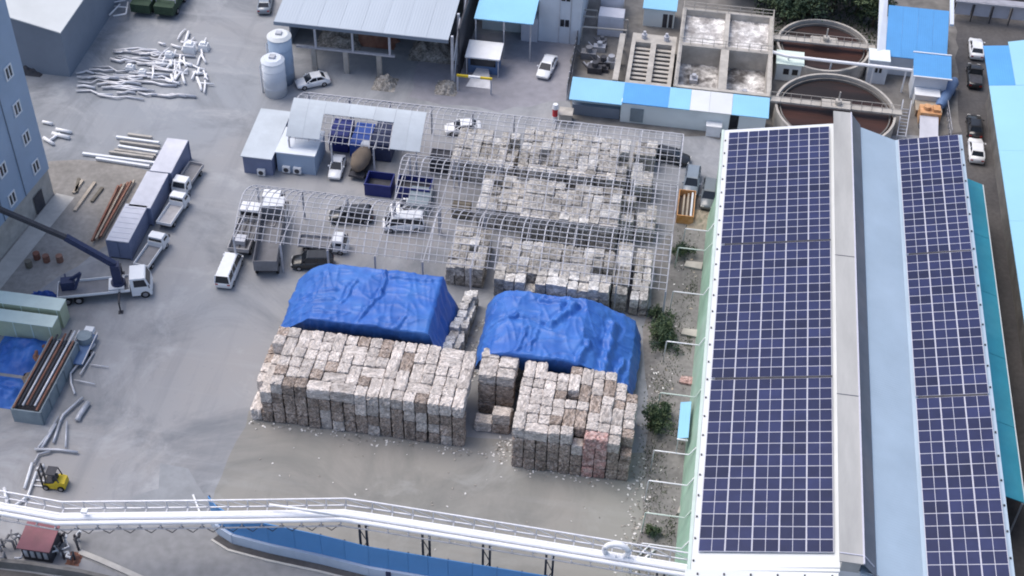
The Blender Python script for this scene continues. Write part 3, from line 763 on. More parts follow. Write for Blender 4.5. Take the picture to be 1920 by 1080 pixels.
def truck(label, loc, rz, L=5.1, W=1.74, paint='white_paint', bed='bed_light', side=.36, cabl=1.55, ch=1.95, wr=.33, axles=1, load=None, group='light trucks and lorries', bedmat2=None):
    t = thing('truck', label, 'truck', loc, rz, group)
    hw, h = W/2, L/2; fz = wr*2+.12
    mb = MB(); mb.box(-hw*.55,hw*.55,-h+.1,h-.5,fz-.3,fz-.06); part('chassis', mb, 'dark_steel', t)
    c0 = h-cabl
    mb = MB()
    mb.loft([[(-hw,c0,.42),(hw,c0,.42),(hw,c0,fz+.6),(hw*.9,c0,ch),(-hw*.9,c0,ch),(-hw,c0,fz+.6)],
             [(-hw,h-.62,.42),(hw,h-.62,.42),(hw,h-.62,fz+.6),(hw*.9,h-.62,ch),(-hw*.9,h-.62,ch),(-hw,h-.62,fz+.6)],
             [(-hw,h-.04,.42),(hw,h-.04,.42),(hw,h-.12,fz+.45),(hw*.88,h-.50,ch-.06),(-hw*.88,h-.50,ch-.06),(-hw,h-.12,fz+.45)],
             [(-hw*.95,h,.5),(hw*.95,h,.5),(hw*.95,h-.1,fz+.4),(hw*.84,h-.47,ch-.1),(-hw*.84,h-.47,ch-.1),(-hw*.95,h-.1,fz+.4)]])
    cab = part('cab', mb, paint, t)
    zz = fz+.5
    mb = MB(); mb.add([(-hw*.84,h-.135,zz),(hw*.84,h-.135,zz),(hw*.78,h-.455,ch-.16),(-hw*.78,h-.455,ch-.16)], [(0,1,2,3)])
    mb.add([(v[0], v[1]+.02, v[2]+.02) for v in mb.v], [(0,1,2,3)]); part('windshield', mb, 'glass', cab)
    for sx in (-1, 1):
        mb = MB(); x = sx*(hw+.012)
        mb.add([(x,c0+.35,fz+.55),(x,h-.38,fz+.55),(sx*(hw*.92+.012),h-.62,ch-.2),(sx*(hw*.92+.012),c0+.35,ch-.2)], [(0,1,2,3)]); part('side_window', mb, 'glass', cab)
        mb = MB(); mb.box(sx*hw*.66-.16,sx*hw*.66+.16,h-.03,h+.02,.62,.8); part('headlight', mb, 'lamp', cab)
        mb = MB(); mb.box(sx*(hw+.14)-.07,sx*(hw+.14)+.07,h-.25,h-.17,zz-.05,zz+.3); part('mirror', mb, 'dark_steel', cab)
    mb = MB(); mb.box(-hw*.85,hw*.85,c0-.02,c0-.005,fz+.62,ch-.2); part('rear_window', mb, 'glass', cab)
    b1 = c0-.12
    mb = MB(); mb.box(-hw,hw,-h,b1,fz-.05,fz+.02); bd = part('bed_floor', mb, bedmat2 or 'bed_grey', t)
    for nm, bb in (('bed_side',(-hw,-hw+.06,-h,b1)),('bed_side',(hw-.06,hw,-h,b1)),('tailgate',(-hw+.06,hw-.06,-h,-h+.06)),('headboard',(-hw+.06,hw-.06,b1-.06,b1))):
        mb = MB(); mb.box(*bb, fz+.021, fz+side+(.35 if nm == 'headboard' else 0)); part(nm, mb, bed, t)
    sp = [(-hw+.12,h-.75),(hw-.12,h-.75)]
    for k in range(axles): sp += [(-hw+.14,-h+.9+k*wr*2.4),(hw-.14,-h+.9+k*wr*2.4)]
    wheel_parts(t, sp, wr, .24)
    return t, fz, c0
def pose(tail, head, z=.6):
    a, b = P(*tail, z), P(*head, z); d = b-a
    c = (a+b)/2
    return (c.x, c.y, 0), math.atan2(-d.x, d.y)
def put_car(kind, paint, label, tail, head, **k):
    l, r = pose(tail, head); return car(kind, paint, label, l, r, **k)
def put_truck(label, tail, head, **k):
    l, r = pose(tail, head); return truck(label, l, r, **k)
put_car('sedan','white_paint','white saloon car standing alone on the lot by the pale blue building',(1034,108),(1017,142))
put_car('sedan','white_paint','white hatchback parked beside the grey silos',(612,146),(560,156), L=4.2)
put_car('sedan','white_paint','white car parked behind the first bales inside the rear frame',(893,238),(843,240), L=4.4)
put_car('suv','slate_paint','blue-grey car on the lane with a pale windscreen, beside the green car',(1300,322),(1294,360))
put_car('suv','grey_paint','dark green-grey car parked against the solar hall wall',(1333,343),(1326,388))
put_car('sedan','black_paint','black car half behind the rear bales and the steel frame',(1232,286),(1284,298))
put_car('sedan','white_paint','white car at the plant gate end of the asphalt road',(1832,110),(1829,70))
put_car('pickup','black_paint','dark pickup truck with an empty bed on the asphalt road',(1829,165),(1826,118), L=5.0)
put_car('sedan','black_paint','black car on the asphalt road just ahead of the white one',(1829,256),(1826,216))
put_car('sedan','white_paint','white car with a black rear window beside the solar hall corner',(1832,304),(1829,258))
put_car('van','white_paint','white minibus with dark windows parked beside the lorries',(419,533),(440,482), L=4.9, W=1.9)
put_car('suv','black_paint','black off-road car parked beside the blue tarpaulin',(622,490),(550,490), L=4.5)
put_car('sedan','slate_paint','dark silver car at the corner of the open-fronted hall',(494,22),(500,-12))
put_car('suv','black_paint','dark car under the bare frame, in the row of parked vehicles',(700,403),(617,404), L=4.9)
put_car('sedan','white_paint','white car behind the white van under the bare frame',(800,390),(735,388), L=4.4)
put_car('van','white_paint','white van with a flat roof parked under the bare frame',(795,418),(718,420), L=4.6)
put_car('sedan','white_paint','white car tucked inside the sheeted shed beside the drum',(636,300),(628,326), L=3.9, W=1.6)
put_truck('small white flatbed truck facing the others beside the grey containers',(367,315),(338,358))
put_truck('small white flatbed truck with a grey bed, middle one by the containers',(309,422),(342,373), bed='white_paint', bedmat2='bed_light')
put_truck('small white flatbed truck with dark bed by the crane truck',(265,503),(305,446), bed='white_paint')
put_truck('white flatbed truck with a long grey bed beside the black car',(566,455),(648,462), L=5.4)
t, fz, c0 = put_truck('large grey dump truck with deep empty tipper body near the minibus',(498,522),(520,385), L=10.6, W=2.5, bed='bed_grey', side=1.35, cabl=2.2, ch=2.95, wr=.5, axles=2)
t, fz, c0 = put_truck('white lorry with loading gear on its bed beside the dump truck',(448,476),(478,398), L=7.2, W=2.3, bed='bed_light', side=.5, cabl=2.0, ch=2.5, wr=.42, axles=1)
for k in range(3):
    mb = MB(); mb.bar((-.8+k*.7,-2.9,fz+.05),(-.5+k*.6,c0-.3,fz+1.0), .14, .14); part('loading_gear', mb, 'dark_steel', t)
mb = MB(); mb.box(-.6,.5,-2.6,-1.5,fz+.02,fz+.7); part('winch_box', mb, 'galv', t)
t, fz, c0 = put_truck('white lorry with a boxy white cab behind the dump truck under the frame',(498,432),(516,372), L=5.4, W=2.1, cabl=1.8, ch=2.4, wr=.4)

# crane truck with its boom over the containers
l, r = pose((128,548),(268,534), .8)
t, fz, c0 = truck('white crane truck with a long dark boom raised toward the tall blue building', l, r, L=9.6, W=2.4, bed='white_paint', side=.3, cabl=2.1, ch=2.7, wr=.48, axles=2)
mb = MB(); mb.cyl(0, c0-1.3, fz, fz+.6, .75, 14); mb.box(-.45,.45,c0-1.75,c0-.85,fz+.6,fz+3.0); tr = part('turret', mb, 'navy_steel', t)
mb = MB(); mb.box(-.9,.9,c0-2.3,c0-.7,fz+.02,fz+.35); part('outrigger_box', mb, 'white_paint', t)
for sx in (-1, 1):
    mb = MB(); mb.bar((sx*.9,c0-1.2,fz+.1),(sx*3.0,c0-1.2,fz+.25), .2, .2); mb.bar((sx*3.0,c0-1.2,fz+.35),(sx*3.0,c0-1.2,.03), .14, .14); mb.box(sx*3.0-.25,sx*3.0+.25,c0-1.45,c0-.95,0,.05)
    part('outrigger', mb, 'dark_steel', t)
    mb = MB(); mb.bar((sx*.9,-4.0,fz-.1),(sx*2.3,-4.2,fz+.15), .18, .18); mb.bar((sx*2.3,-4.2,fz+.25),(sx*2.3,-4.2,.03), .14, .14); part('outrigger', mb, 'navy_steel', t)
inv = (Matrix.Translation(l) @ Matrix.Rotation(r, 4, 'Z')).inverted()
bs = Vector((0, c0-1.3, fz+3.0)); e1 = inv @ P(118,442,8.0); e2 = inv @ P(-62,366,12.5)
mb = MB(); mb.bar(bs, bs.lerp(e1,.95), .55, .6); bo = part('boom', mb, 'navy_steel', t)
mb = MB(); mb.bar(bs.lerp(e1,.9), bs.lerp(e1,.9).lerp(e2,1.0), .42, .48); part('boom_extension', mb, 'dark_steel', t)
mb = MB(); mb.tube([bs+Vector((0,-.2,-.5)), bs.lerp(e1,.45)+Vector((0,0,-.35))], .12, 8); part('boom_cylinder', mb, 'galv', t)
mb = MB(); mb.box(-.9,.1,-4.4,-3.0,fz+.02,fz+1.1); mb.bar((-.5,-3.4,fz+1.0),(-.2,-2.2,fz+2.0),.3,.3); mb.bar((-.2,-2.2,fz+2.0),(.3,-3.0,fz+.4),.22,.22); part('folded_grab', mb, 'navy_steel', t)

# forklift
l, r = pose((130,908),(72,902), .4)
t = thing('forklift', 'yellow and black forklift facing the scrap pipes by the pipe rack', 'forklift', l, r)
mb = MB(); mb.loft([[(-.55,-1.25,.3),(.55,-1.25,.3),(.5,-1.25,1.05),(-.5,-1.25,1.05)],[(-.6,-.6,.25),(.6,-.6,.25),(.55,-.6,1.15),(-.55,-.6,1.15)],[(-.6,.0,.25),(.6,.0,.25),(.55,.0,.85),(-.55,.0,.85)],[(-.6,.75,.25),(.6,.75,.25),(.5,.75,.7),(-.5,.75,.7)]]); part('body', mb, 'yellow', t)
mb = MB(); mb.box(-.52,.52,-.45,.6,.9,1.0); mb.box(-.3,.3,-.5,-.1,1.0,1.5); part('seat', mb, 'dark_steel', t)
mb = MB()
for sx in (-1,1):
    mb.bar((sx*.5,-.75,1.1),(sx*.46,-.55,2.1),.08,.08); mb.bar((sx*.5,.62,.7),(sx*.46,.3,2.1),.08,.08); mb.bar((sx*.46,-.55,2.1),(sx*.46,.3,2.1),.08,.08)
mb.box(-.5,.5,-.58,.34,2.12,2.18); part('overhead_guard', mb, 'dark_steel', t)
mb = MB()
for sx in (-1,1): mb.box(sx*.35-.06,sx*.35+.06,.85,1.0,.1,2.6)
mb.box(-.45,.45,.86,.98,1.2,1.35); mb.box(-.45,.45,.86,.98,2.4,2.55); part('mast', mb, 'dark_steel', t)
for sx in (-1,1):
    mb = MB(); mb.box(sx*.3-.07,sx*.3+.07,1.0,2.1,.08,.14); part('fork', mb, 'galv', t)
wheel_parts(t, [(-.55,.55),(.55,.55),(-.55,-.85),(.55,-.85)], .32, .24)

# ---------------------------------------------------------------- containers and bins on the left
def container(label, px_, rz=0, L=6.06, W=2.5, Hh=2.6, mats=('container','container_side'), name='container', ribs=True):
    """px_ = near-left corner of the top"""
    p = P(*px_, Hh)
    t = thing(name, label, 'container', (p.x+W/2-.3, p.y, 0), rz, 'grey containers beside the small trucks')
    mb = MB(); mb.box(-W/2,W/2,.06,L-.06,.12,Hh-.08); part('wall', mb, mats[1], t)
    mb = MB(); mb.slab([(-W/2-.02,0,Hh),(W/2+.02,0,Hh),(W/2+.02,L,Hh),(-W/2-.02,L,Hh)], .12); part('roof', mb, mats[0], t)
    if ribs:
        for k in range(7):
            mb = MB(); mb.box(-W/2+.15,W/2-.15,.5+k*.82,.62+k*.82,Hh,Hh+.035); part('roof_rib', mb, mats[0], t)
    for sx in (-1,1):
        for y in (.04, L-.04):
            mb = MB(); mb.box(sx*W/2-.08,sx*W/2+.08,y-.08,y+.08,0,Hh-.09); part('corner_post', mb, mats[1], t)
    for sx in (-.6,.6):
        mb = MB(); mb.box(sx-.56,sx+.56,-.02,.06,.2,Hh-.2); part('door', mb, mats[1], t)
    mb = MB(); mb.box(-W/2,W/2,.06,L-.06,0,.12); part('base_frame', mb, 'dark_steel', t)
    return t
container('grey container with a smooth dusty roof, beside the stacked white beams', (286,320), Hh=2.7, W=2.44, ribs=False)
container('grey container with a diagonal stain on its roof, middle one of the row', (246,386), W=2.44, ribs=False)
container('grey container with ribbed roof under the crane boom', (204,450), W=2.44)
for (lab, px_, y0_, dy, Hh) in (('long mint green insulated box at the tail of the crane truck', (112,580), 95.0, 1.6, 2.6), ('long mint green insulated box beside the blue rag heap', (104,600), 92.9, 1.5, 2.3)):
    p = P(*px_, Hh)
    t = thing('insulated_box', lab, 'container', (p.x-8, y0_, 0), 0, 'mint green boxes')
    mb = MB(); mb.box(-8,8,0,dy,0,Hh-.08); part('wall', mb, 'mint_wall', t)
    mb = MB(); mb.box(-8.06,8.06,-.06,dy+.06,Hh-.08,Hh); part('lid', mb, 'mint', t)
    for k in range(9):
        mb = MB(); mb.box(7.6-k*1.9,7.7-k*1.9,-.05,0,0,Hh-.1); part('rib', mb, 'mint', t)
# open steel trough holding long pipes
a = P(110,668,1.8); b = P(40,850,0)
t = thing('steel_skip', 'long open grey-teal steel skip loaded with rusty pipes', 'skip', (-58.2, 82.2, 0))
a0 = (-3.2, 2.6); 
mb = MB(); mb.box(-.5,2.2,.12,9.48,.0,1.1); part('contents', mb, 'dark_steel', t)
for nm, bb in (('side_wall',(2.2,2.32,0,9.6)),('side_wall',(-.62,-.5,0,9.6)),('end_wall',(-.5,2.2,.0,.12)),('end_wall',(-.5,2.2,9.48,9.6))):
    mb = MB(); mb.box(*bb,0,1.8); part(nm, mb, 'grey_bin', t)
for k in range(6):
    mb = MB(); mb.box(2.32,2.42,.2+k*1.85,.3+k*1.85,0,1.75); part('rib', mb, 'grey_bin', t)
for k in range(7):
    x = -56.25-k*.38; y0_ = 82.6+random.uniform(-.5,.3)
    mb = MB(); mb.tube([(x,y0_,1.95),(x+.05,y0_+9.5+random.uniform(-1,.8),1.95)], .11, 8)
    solo('long_pipe', mb, ('rust','galv_light','dark_steel')[k%3], ('rusty brown','pale galvanised','blackened')[k%3]+' long pipe lying across the open skip', 'pipe', 'long pipes on the skip', True)
# heap of blue rags
def heap(cx, cy, rx, ry, h, seed, n=26):
    V = []; 
    for j in range(n+1):
        for i in range(n+1):
            u, v = i/n*2-1, j/n*2-1; d = math.hypot(u,v)
            z = max(0,(1-d**2.2))*h*(.7+.6*noise.noise(Vector((u*2.2,v*2.2,seed)))) + .18*noise.noise(Vector((u*6,v*6,seed)))*(1 if d < 1 else 0)
            V.append((cx+u*rx*(1+.15*noise.noise(Vector((v*3,seed,1)))), cy+v*ry, max(z,.02)))
    mb = MB(); mb.add(V, [(j*(n+1)+i,j*(n+1)+i+1,(j+1)*(n+1)+i+1,(j+1)*(n+1)+i) for j in range(n) for i in range(n)]); return mb
p = P(38,660,.5); solo('tarpaulin_heap', heap(p.x,p.y,2.6,2.6,1.3,1.7), 'tarp', 'crumpled blue tarpaulin heap beside the mint green boxes', 'tarpaulin', smooth=True)
p = P(12,730,.5); solo('tarpaulin_heap', heap(p.x,p.y,2.2,2.0,1.1,6.2), 'tarp', 'crumpled blue tarpaulin heap at the end of the pipe skip', 'tarpaulin', smooth=True)
p = P(72,665,.3); solo('scrap_heap', heap(p.x,p.y,1.0,1.8,.8,9.2), 'rust', 'brown scrap heap between blue tarpaulin and skip', 'scrap', smooth=True)
p = P(33,700,.3); solo('scrap_heap', heap(p.x+1.4,p.y-.6,.9,1.6,.6,3.2), 'brown_earth', 'dull brown scrap heap beside the rusty pipes', 'scrap', smooth=True)
# blue trailer
l, r = pose((135,690),(172,618), .5)
t = thing('trailer', 'small blue trailer with rails and a round grey tank on it', 'trailer', l, r)
mb = MB(); mb.box(-.9,.9,-2.2,2.0,.5,.62); part('deck', mb, 'blue_steel', t)
for sx in (-1,1):
    mb = MB(); mb.tube([(sx*.95,-2.3,.8),(sx*.95,2.0,.95)], .07, 6); part('rail', mb, 'galv_light', t)
mb = MB(); mb.cyl(0, 1.0, .62, 1.4, .75, 16); part('tank', mb, 'grey_bin', t)
mb = MB(); mb.box(-.45,.45,1.9,2.6,.55,1.1); part('tool_box', mb, 'white_paint', t)
wheel_parts(t, [(-.95,-.3),(.95,-.3)], .34, .2)
# ducts and tubes lying about: (pixels of the run, radius)
def runs(lst, z, mat, label, group, cat='pipe', name='scrap_pipe'):
    for (pts, r_) in lst:
        mb = MB(); mb.tube([P(x, y, z+random.uniform(0,.12)) for x, y in pts], r_, 7)
        solo(name, mb, mat, label, cat, group, True)
runs([([(178,645),(132,700),(133,718),(140,738)],.11),([(176,660),(150,702)],.09),([(168,683),(204,688)],.06),([(140,712),(178,720)],.06),([(140,655),(128,680)],.08)], .25, 'galv_light', 'bent galvanised tube lying beside the small blue trailer', 'tubes beside the trailer')
runs([([(165,755),(148,780),(145,788)],.28),([(155,745),(118,778),(112,792)],.14),([(112,792),(100,830)],.13),([(125,790),(123,838)],.10),([(105,795),(78,840)],.14),([(92,812),(70,842)],.12),
      ([(110,780),(88,818)],.10),([(65,842),(110,843),(146,848)],.13),([(95,846),(72,852),(64,868)],.12)], .25, 'galv', 'grey galvanised duct length lying below the open skip', 'ducts below the skip')
runs([([(60,868),(46,915)],.14),([(68,885),(52,930),(28,948)],.13),([(28,948),(4,962)],.12),([(8,915),(14,945)],.16),([(82,872),(70,880)],.16)], .25, 'white_pipe', 'white pipe length lying in front of the forklift', 'white pipes by the forklift')
# big scatter of silver ducts
rd = random.Random(11)
L1 = []
for k in range(50):
    x = rd.uniform(140,300); y = rd.uniform(92,178)
    if y < 118 and x < 190: x += 60
    dx = rd.uniform(30,85); s_ = rd.uniform(-.02,.12)
    L1.append(([(x,y),(x+dx*.4,y+dx*.4*s_+rd.uniform(-4,4)),(x+dx*.6,y+dx*.6*s_+rd.uniform(-5,5)),(x+dx,y+dx*s_)], rd.uniform(.09,.2)))
for k in range(42):
    x = rd.uniform(285,385); y = rd.uniform(72,155); L_ = rd.uniform(10,34); an = rd.choice((rd.uniform(-1.4,-.8), rd.uniform(.1,.5), rd.uniform(1.2,1.7)))
    L1.append(([(x,y),(x+L_*.5*math.cos(an)+rd.uniform(-2,2),y+L_*.5*math.sin(an)),(x+L_*math.cos(an),y+L_*math.sin(an)*.8)], rd.uniform(.09,.2)))
runs(L1[:50:2], .2, 'galv', 'dull grey duct length in the pipe scatter beside the hangar', 'scattered ducts')
runs(L1[1:50:2], .2, 'galv_light', 'bright silver duct length in the pipe scatter beside the hangar', 'scattered ducts')
runs(L1[50:], .25, 'white_pipe', 'white pipe piece in the tangled heap at the scatter end', 'white scattered pieces')
for (x, y, w_) in ((357,96,1.3),(383,93,1.1),(245,132,.9),(268,140,.8),(318,108,.9)):
    p = P(x,y); mb = MB(); mb.frus((p.x-w_*.6,p.x+w_*.6,p.y-w_*.5,p.y+w_*.5),(p.x-w_*.5,p.x+w_*.5,p.y-w_*.42,p.y+w_*.42),0,w_*.8); mb.frus((p.x-w_*.35,p.x+w_*.35,p.y-w_*.3,p.y+w_*.3),(p.x-w_*.28,p.x+w_*.28,p.y-w_*.24,p.y+w_*.24),w_*.8,w_*1.05)
    solo('junction_box', mb, 'white_paint', 'white sheet metal duct box among the scattered pipes', 'duct box', 'duct boxes')
# white beams beside the containers
for k, (x0,y0,x1,y1) in enumerate(((155,288,292,306),(205,285,288,296),(222,274,296,286),(225,266,300,276),(218,257,298,268),(240,252,285,258),(180,297,280,312),(215,281,292,292))):
    a, b = P(x0,y0,.25), P(x1,y1,.25); mb = MB(); mb.bar(a, b, .32, .3)
    solo('beam', mb, 'white_paint' if k % 2 == 0 else 'concrete', 'long pale steel beam stacked behind the grey container', 'beam', 'pale beams by the containers')
for k in range(6):
    a, b = P(252-k*6,338+k*2,.3+.25*(k%2)), P(192-k*4,442+k*2,.3+.25*(k%2)); mb = MB(); mb.bar(a, b, .2, .22)
    solo('beam', mb, 'rust' if k % 3 else 'wood', 'rust-red steel beam stacked along the containers' if k % 3 else 'pale timber stacked with the rusty beams', 'beam', 'rusty beams by the containers')
for k, (x0,y0,x1,y1) in enumerate(((178,342,140,395),(192,352,172,378),(155,338,138,362),(148,335,143,360))):
    a, b = P(x0,y0,.15), P(x1,y1,.15); mb = MB(); mb.bar(a, b, .35, .22)
    solo('plank', mb, 'wood_dark' if k % 2 else 'wood', 'weathered plank lying on the dirt beside the tall building', 'plank', 'planks on the dirt lot')
runs([([(80,228),(98,232)],.2),([(105,242),(134,248)],.22),([(98,250),(130,258)],.25),([(82,258),(100,270)],.22),([(95,262),(112,250)],.18)], .25, 'white_pipe', 'white pipe stub heaped beside the tall blue building', 'white pipe stubs')
for (x,y,c) in ((70,485,'rust'),(88,490,'rust'),(113,490,'rust'),(55,500,'wood_dark')):
    p = P(x,y); mb = MB(); mb.cyl(p.x,p.y,0,.85,.36,14); mb.cyl(p.x,p.y,.28,.33,.38,14); mb.cyl(p.x,p.y,.56,.61,.38,14)
    solo('drum', mb, c, 'rusty steel drum standing behind the crane truck' if c == 'rust' else 'brown wooden drum standing behind the crane truck', 'drum', 'drums behind the crane truck')
p = P(85,555,.5); mb = heap(p.x,p.y,1.7,.9,1.3,4.4); solo('machine_cover', mb, 'tarp_dark', 'dark navy covered machine beside the mint green boxes', 'cover', smooth=True)
# stored goods in the shade of the rear frame
for (x_,y_,w_,d_,h_,mt,lab) in ((-38.2,128.2,2.3,3.6,2.3,'navy_bin','dark navy crate stored under the sheeted rear frame'),(-35.6,127.6,2.2,4.2,2.0,'tarp_dark','royal blue crate stored under the sheeted rear frame'),(-33.0,127.4,2.4,4.4,2.5,'navy_steel','black-blue crate stored under the sheeted rear frame'),
                               (-25.8,126.4,2.3,2.0,2.2,'dark_steel','black crate under the rear frame beside the pale sheets'),(-23.4,126.6,1.8,1.6,1.6,'wood_dark','dark brown crate under the rear frame beside the black one'),(-26.9,118.6,2.4,3.4,1.5,'grey_bin','grey-green crate under the middle frame behind the navy bin'),(-22.0,119.0,2.0,1.6,1.5,'wood_dark','dark brown pallet stack under the middle frame beside the bales')):
    t = thing('crate', lab, 'crate', (x_,y_,0), 0, 'crates stored under the frames')
    part('body', MB().box(-w_/2,w_/2,0,d_,.1,h_), mt, t); part('base', MB().box(-w_/2+.1,w_/2-.1,.1,d_-.1,0,.1), 'wood_dark', t)
    for k in range(3): part('lid_batten', MB().box(-w_/2,w_/2,.2+k*(d_-.6)/2,.4+k*(d_-.6)/2,h_,h_+.06), mt, t)
# drum mixer and navy bins in front of the sheeted frame
l, r = pose((668,332),(690,292),.5)
t = thing('drum_mixer', 'brown drum mixer truck standing under the sheeted frame', 'mixer', l, r)
mb = MB(); mb.tube([(0,-2.0,1.5),(0,-1.5,1.7),(0,-.4,1.9),(0,.9,1.75),(0,1.7,1.6)], [.45,.85,1.1,.9,.5], 14); part('drum', mb, 'brown_earth', t, True)
mb = MB(); mb.box(-.9,.9,-2.2,2.6,.5,.75); part('chassis', mb, 'dark_steel', t)
mb = MB(); mb.frus((-.9,.9,1.9,3.2),(-.8,.8,1.95,2.9),.6,2.1); part('cab', mb, 'white_paint', t)
wheel_parts(t, [(-.85,2.2),(.85,2.2),(-.85,-1.2),(.85,-1.2)], .42, .25)
for (x0,y0,x1,lab) in ((684,366,733,'outside the frame beside the drum mixer'),(742,372,806,'behind the parked white van, under the bare frame')):
    a, b = P(x0,y0), P(x1,y0+6)
    t = thing('waste_bin', 'deep navy blue open steel bin ' + lab, 'bin', ((a.x+b.x)/2, a.y, 0), 0, 'navy steel bins')
    hw = (b.x-a.x)/2
    for nm, bb in (('front_wall',(-hw,hw,0,.1)),('back_wall',(-hw,hw,2.3,2.4)),('side_wall',(-hw,-hw+.1,.1,2.3)),('side_wall',(hw-.1,hw,.1,2.3))):
        mb = MB(); mb.box(*bb,0,1.7); part(nm, mb, 'navy_bin', t)
    mb = MB(); mb.box(-hw+.1,hw-.1,.1,2.3,.05,.7); part('contents', mb, 'dark_steel', t)
    mb = MB(); mb.box(-hw-.05,hw+.05,-.06,0,1.5,1.74); part('rim', mb, 'navy_bin', t)

# ---------------------------------------------------------------- tall blue building (left)
ca, cb = P(104,362), P(0,490)
ud = (ca-cb).normalized(); un = Vector((ud.y,-ud.x,0))          # along the wall, out of the wall
def on_wall(px, py, off=0.0):
    c = Vector((px-W0/2, py-H0/2, FPX)); d = Vector((ax.dot(c), ay.dot(c), az.dot(c))); o = Vector((0,0,CAMZ))
    t_ = (ca + un*off - o).dot(un)/d.dot(un); return o + d*t_
tall = thing('factory_block', 'tall windowed building clad in blue-grey metal panels at the dirt lot', 'building', ca)
HT = 36.0
c0_ = ca - un*22; c1_ = cb - ud*18
mb = MB(); mb.prism([ca[:2], (ca-un*22)[:2], (c1_-un*22)[:2], c1_[:2]], 3.6, HT); part('wall', mb, 'panel_blue', tall, world=True)
mb = MB(); i_ = .12; mb.prism([(ca-un*i_-ud*i_)[:2], (ca-un*21.9-ud*i_)[:2], (c1_-un*21.9)[:2], (c1_-un*i_)[:2]], 0, 3.6); part('plinth', mb, 'concrete', tall, world=True)
mb = MB(); mb.prism([(ca+un*.2+ud*.2)[:2], (ca-un*22.2+ud*.2)[:2], (c1_-un*22.2)[:2], (c1_+un*.2)[:2]], HT, HT+.4); part('roof', mb, 'roof_grey', tall, world=True)
for (x,y) in ((15,135),(31,203),(48,258),(66,312),(4,318),(22,372)):
    p = on_wall(x,y)
    f = MB(); q = lambda u,v,o_: p + ud*u + Vector((0,0,v)) + un*o_
    for (u0,u1,v0,v1) in ((-.66,-.5,-.8,.8),(.5,.66,-.8,.8),(-.5,.5,.65,.8),(-.5,.5,-.8,-.65),(-.07,.07,-.65,.65)):
        f.add([q(u0,v0,.02),q(u1,v0,.02),q(u1,v1,.02),q(u0,v1,.02),q(u0,v0,.14),q(u1,v0,.14),q(u1,v1,.14),q(u0,v1,.14)], [(0,1,2,3),(7,6,5,4),(0,4,5,1),(1,5,6,2),(2,6,7,3),(3,7,4,0)])
    wf = part('window', f, 'white_paint', tall, world=True)
    for s_ in (-1,1):
        g = MB(); u0, u1 = (-.5,-.07) if s_ < 0 else (.07,.5)
        g.add([q(u0,-.65,.04),q(u1,-.65,.04),q(u1,.65,.04),q(u0,.65,.04)], [(0,1,2,3)])
        part('pane', g, 'glass', wf, world=True) if False else link('pane', g.mesh('pane', 'glass', False, tall.location), wf)
for (x,y) in ((52,380),(20,450)):
    p = on_wall(x,y); mb = MB(); b_ = Vector((p.x,p.y,0))+un*.03
    mb.bar(b_+Vector((0,0,3.6)), b_+Vector((0,0,HT)), .16, .06); part('panel_seam', mb, 'hangar_wall', tall, world=True)
p = on_wall(80,400,0); b_ = Vector((p.x,p.y,0))
mb = MB()
for (u0,u1) in ((-.9,.9),): mb.add([b_+ud*u0+un*.0, b_+ud*u1+un*.0, b_+ud*u1+Vector((0,0,2.4)), b_+ud*u0+Vector((0,0,2.4))], [(0,1,2,3)])
part('door', mb, 'dark_steel', tall, world=True)
m = MB(); m.poly([tuple(v) for v in (ca+un*.1+Vector((0,0,.02)), cb-ud*15+un*.1+Vector((0,0,.02)), cb-ud*15+un*2.2+Vector((0,0,.02)), ca+un*2.4+Vector((0,0,.02)))]); struct('apron', m, 'kerb')

# ---------------------------------------------------------------- hangar behind it
t = thing('hangar', 'pale roofed hangar with slate blue walls at the far end of the yard', 'building', (-75, 137, 0))
mb = MB(); mb.box(-95,-74.6,136.9,190,0,6.9); part('wall', mb, 'hangar_wall', t, world=True)
mb = MB(); mb.slab([(-85,136.2,9.6),(-74.2,136.2,7.0),(-74.2,190,7.0),(-85,190,9.6)], .15); part('roof_slope', mb, 'roof_hangar', t, world=True)
mb = MB(); mb.slab([(-96,136.2,7.0),(-85,136.2,9.6),(-85,190,9.6),(-96,190,7.0)], .15); part('roof_slope', mb, 'roof_hangar', t, world=True)
mb = MB(); mb.add([(-95,136.88,6.8),(-74.6,136.88,6.8),(-85,136.88,9.4)], [(0,1,2)]); part('gable', mb, 'hangar_wall', t, world=True)
for (x,y,lab) in ((58,132,'dark covered machine by the hangar corner'),(105,128,'dark scrap heap by the hangar wall')):
    p = P(x,y); solo('scrap_heap', heap(p.x,p.y,1.8,1.2,1.2,x*.1), 'dark_steel', lab, 'scrap', smooth=True)
# dark trailers with white frames at the top
for (x,y,lab) in ((268,28,'dark green trailer body with white frame rails behind the pipe scatter'),(312,32,'dark green trailer body with white frame rails, second from the hangar')):
    p = P(x,y); t = thing('trailer', lab, 'trailer', (p.x,p.y,0), 0, 'dark trailers by the hangar')
    mb = MB(); mb.box(-1.3,1.3,-.6,6,.7,1.9); part('body', mb, 'leaf_dark', t)
    mb = MB()
    for (a,b) in (((-1.3,.6),(1.3,.6)),((-1.3,2.8),(1.3,2.8)),((-1.3,5),(1.3,5)),((-1.3,.6),(-1.3,5)),((1.3,.6),(1.3,5))): mb.bar((*a,2.35),(*b,2.35),.12,.12)
    for sx in (-1.3,1.3):
        for y_ in (.6,2.8,5): mb.bar((sx,y_,1.88),(sx,y_,2.35),.1,.1)
    part('frame_rail', mb, 'white_steel', t)
    wheel_parts(t, [(-1.2,1),(1.2,1),(-1.2,4),(1.2,4)], .45, .25)
runs([([(205,28),(225,8)],.1),([(212,30),(236,26)],.1),([(236,26),(240,4)],.1),([(215,12),(240,14)],.1),([(208,5),(236,0)],.1)], .8, 'white_pipe', 'white frame tube heaped beside the dark trailers', 'frame tubes by the trailers')

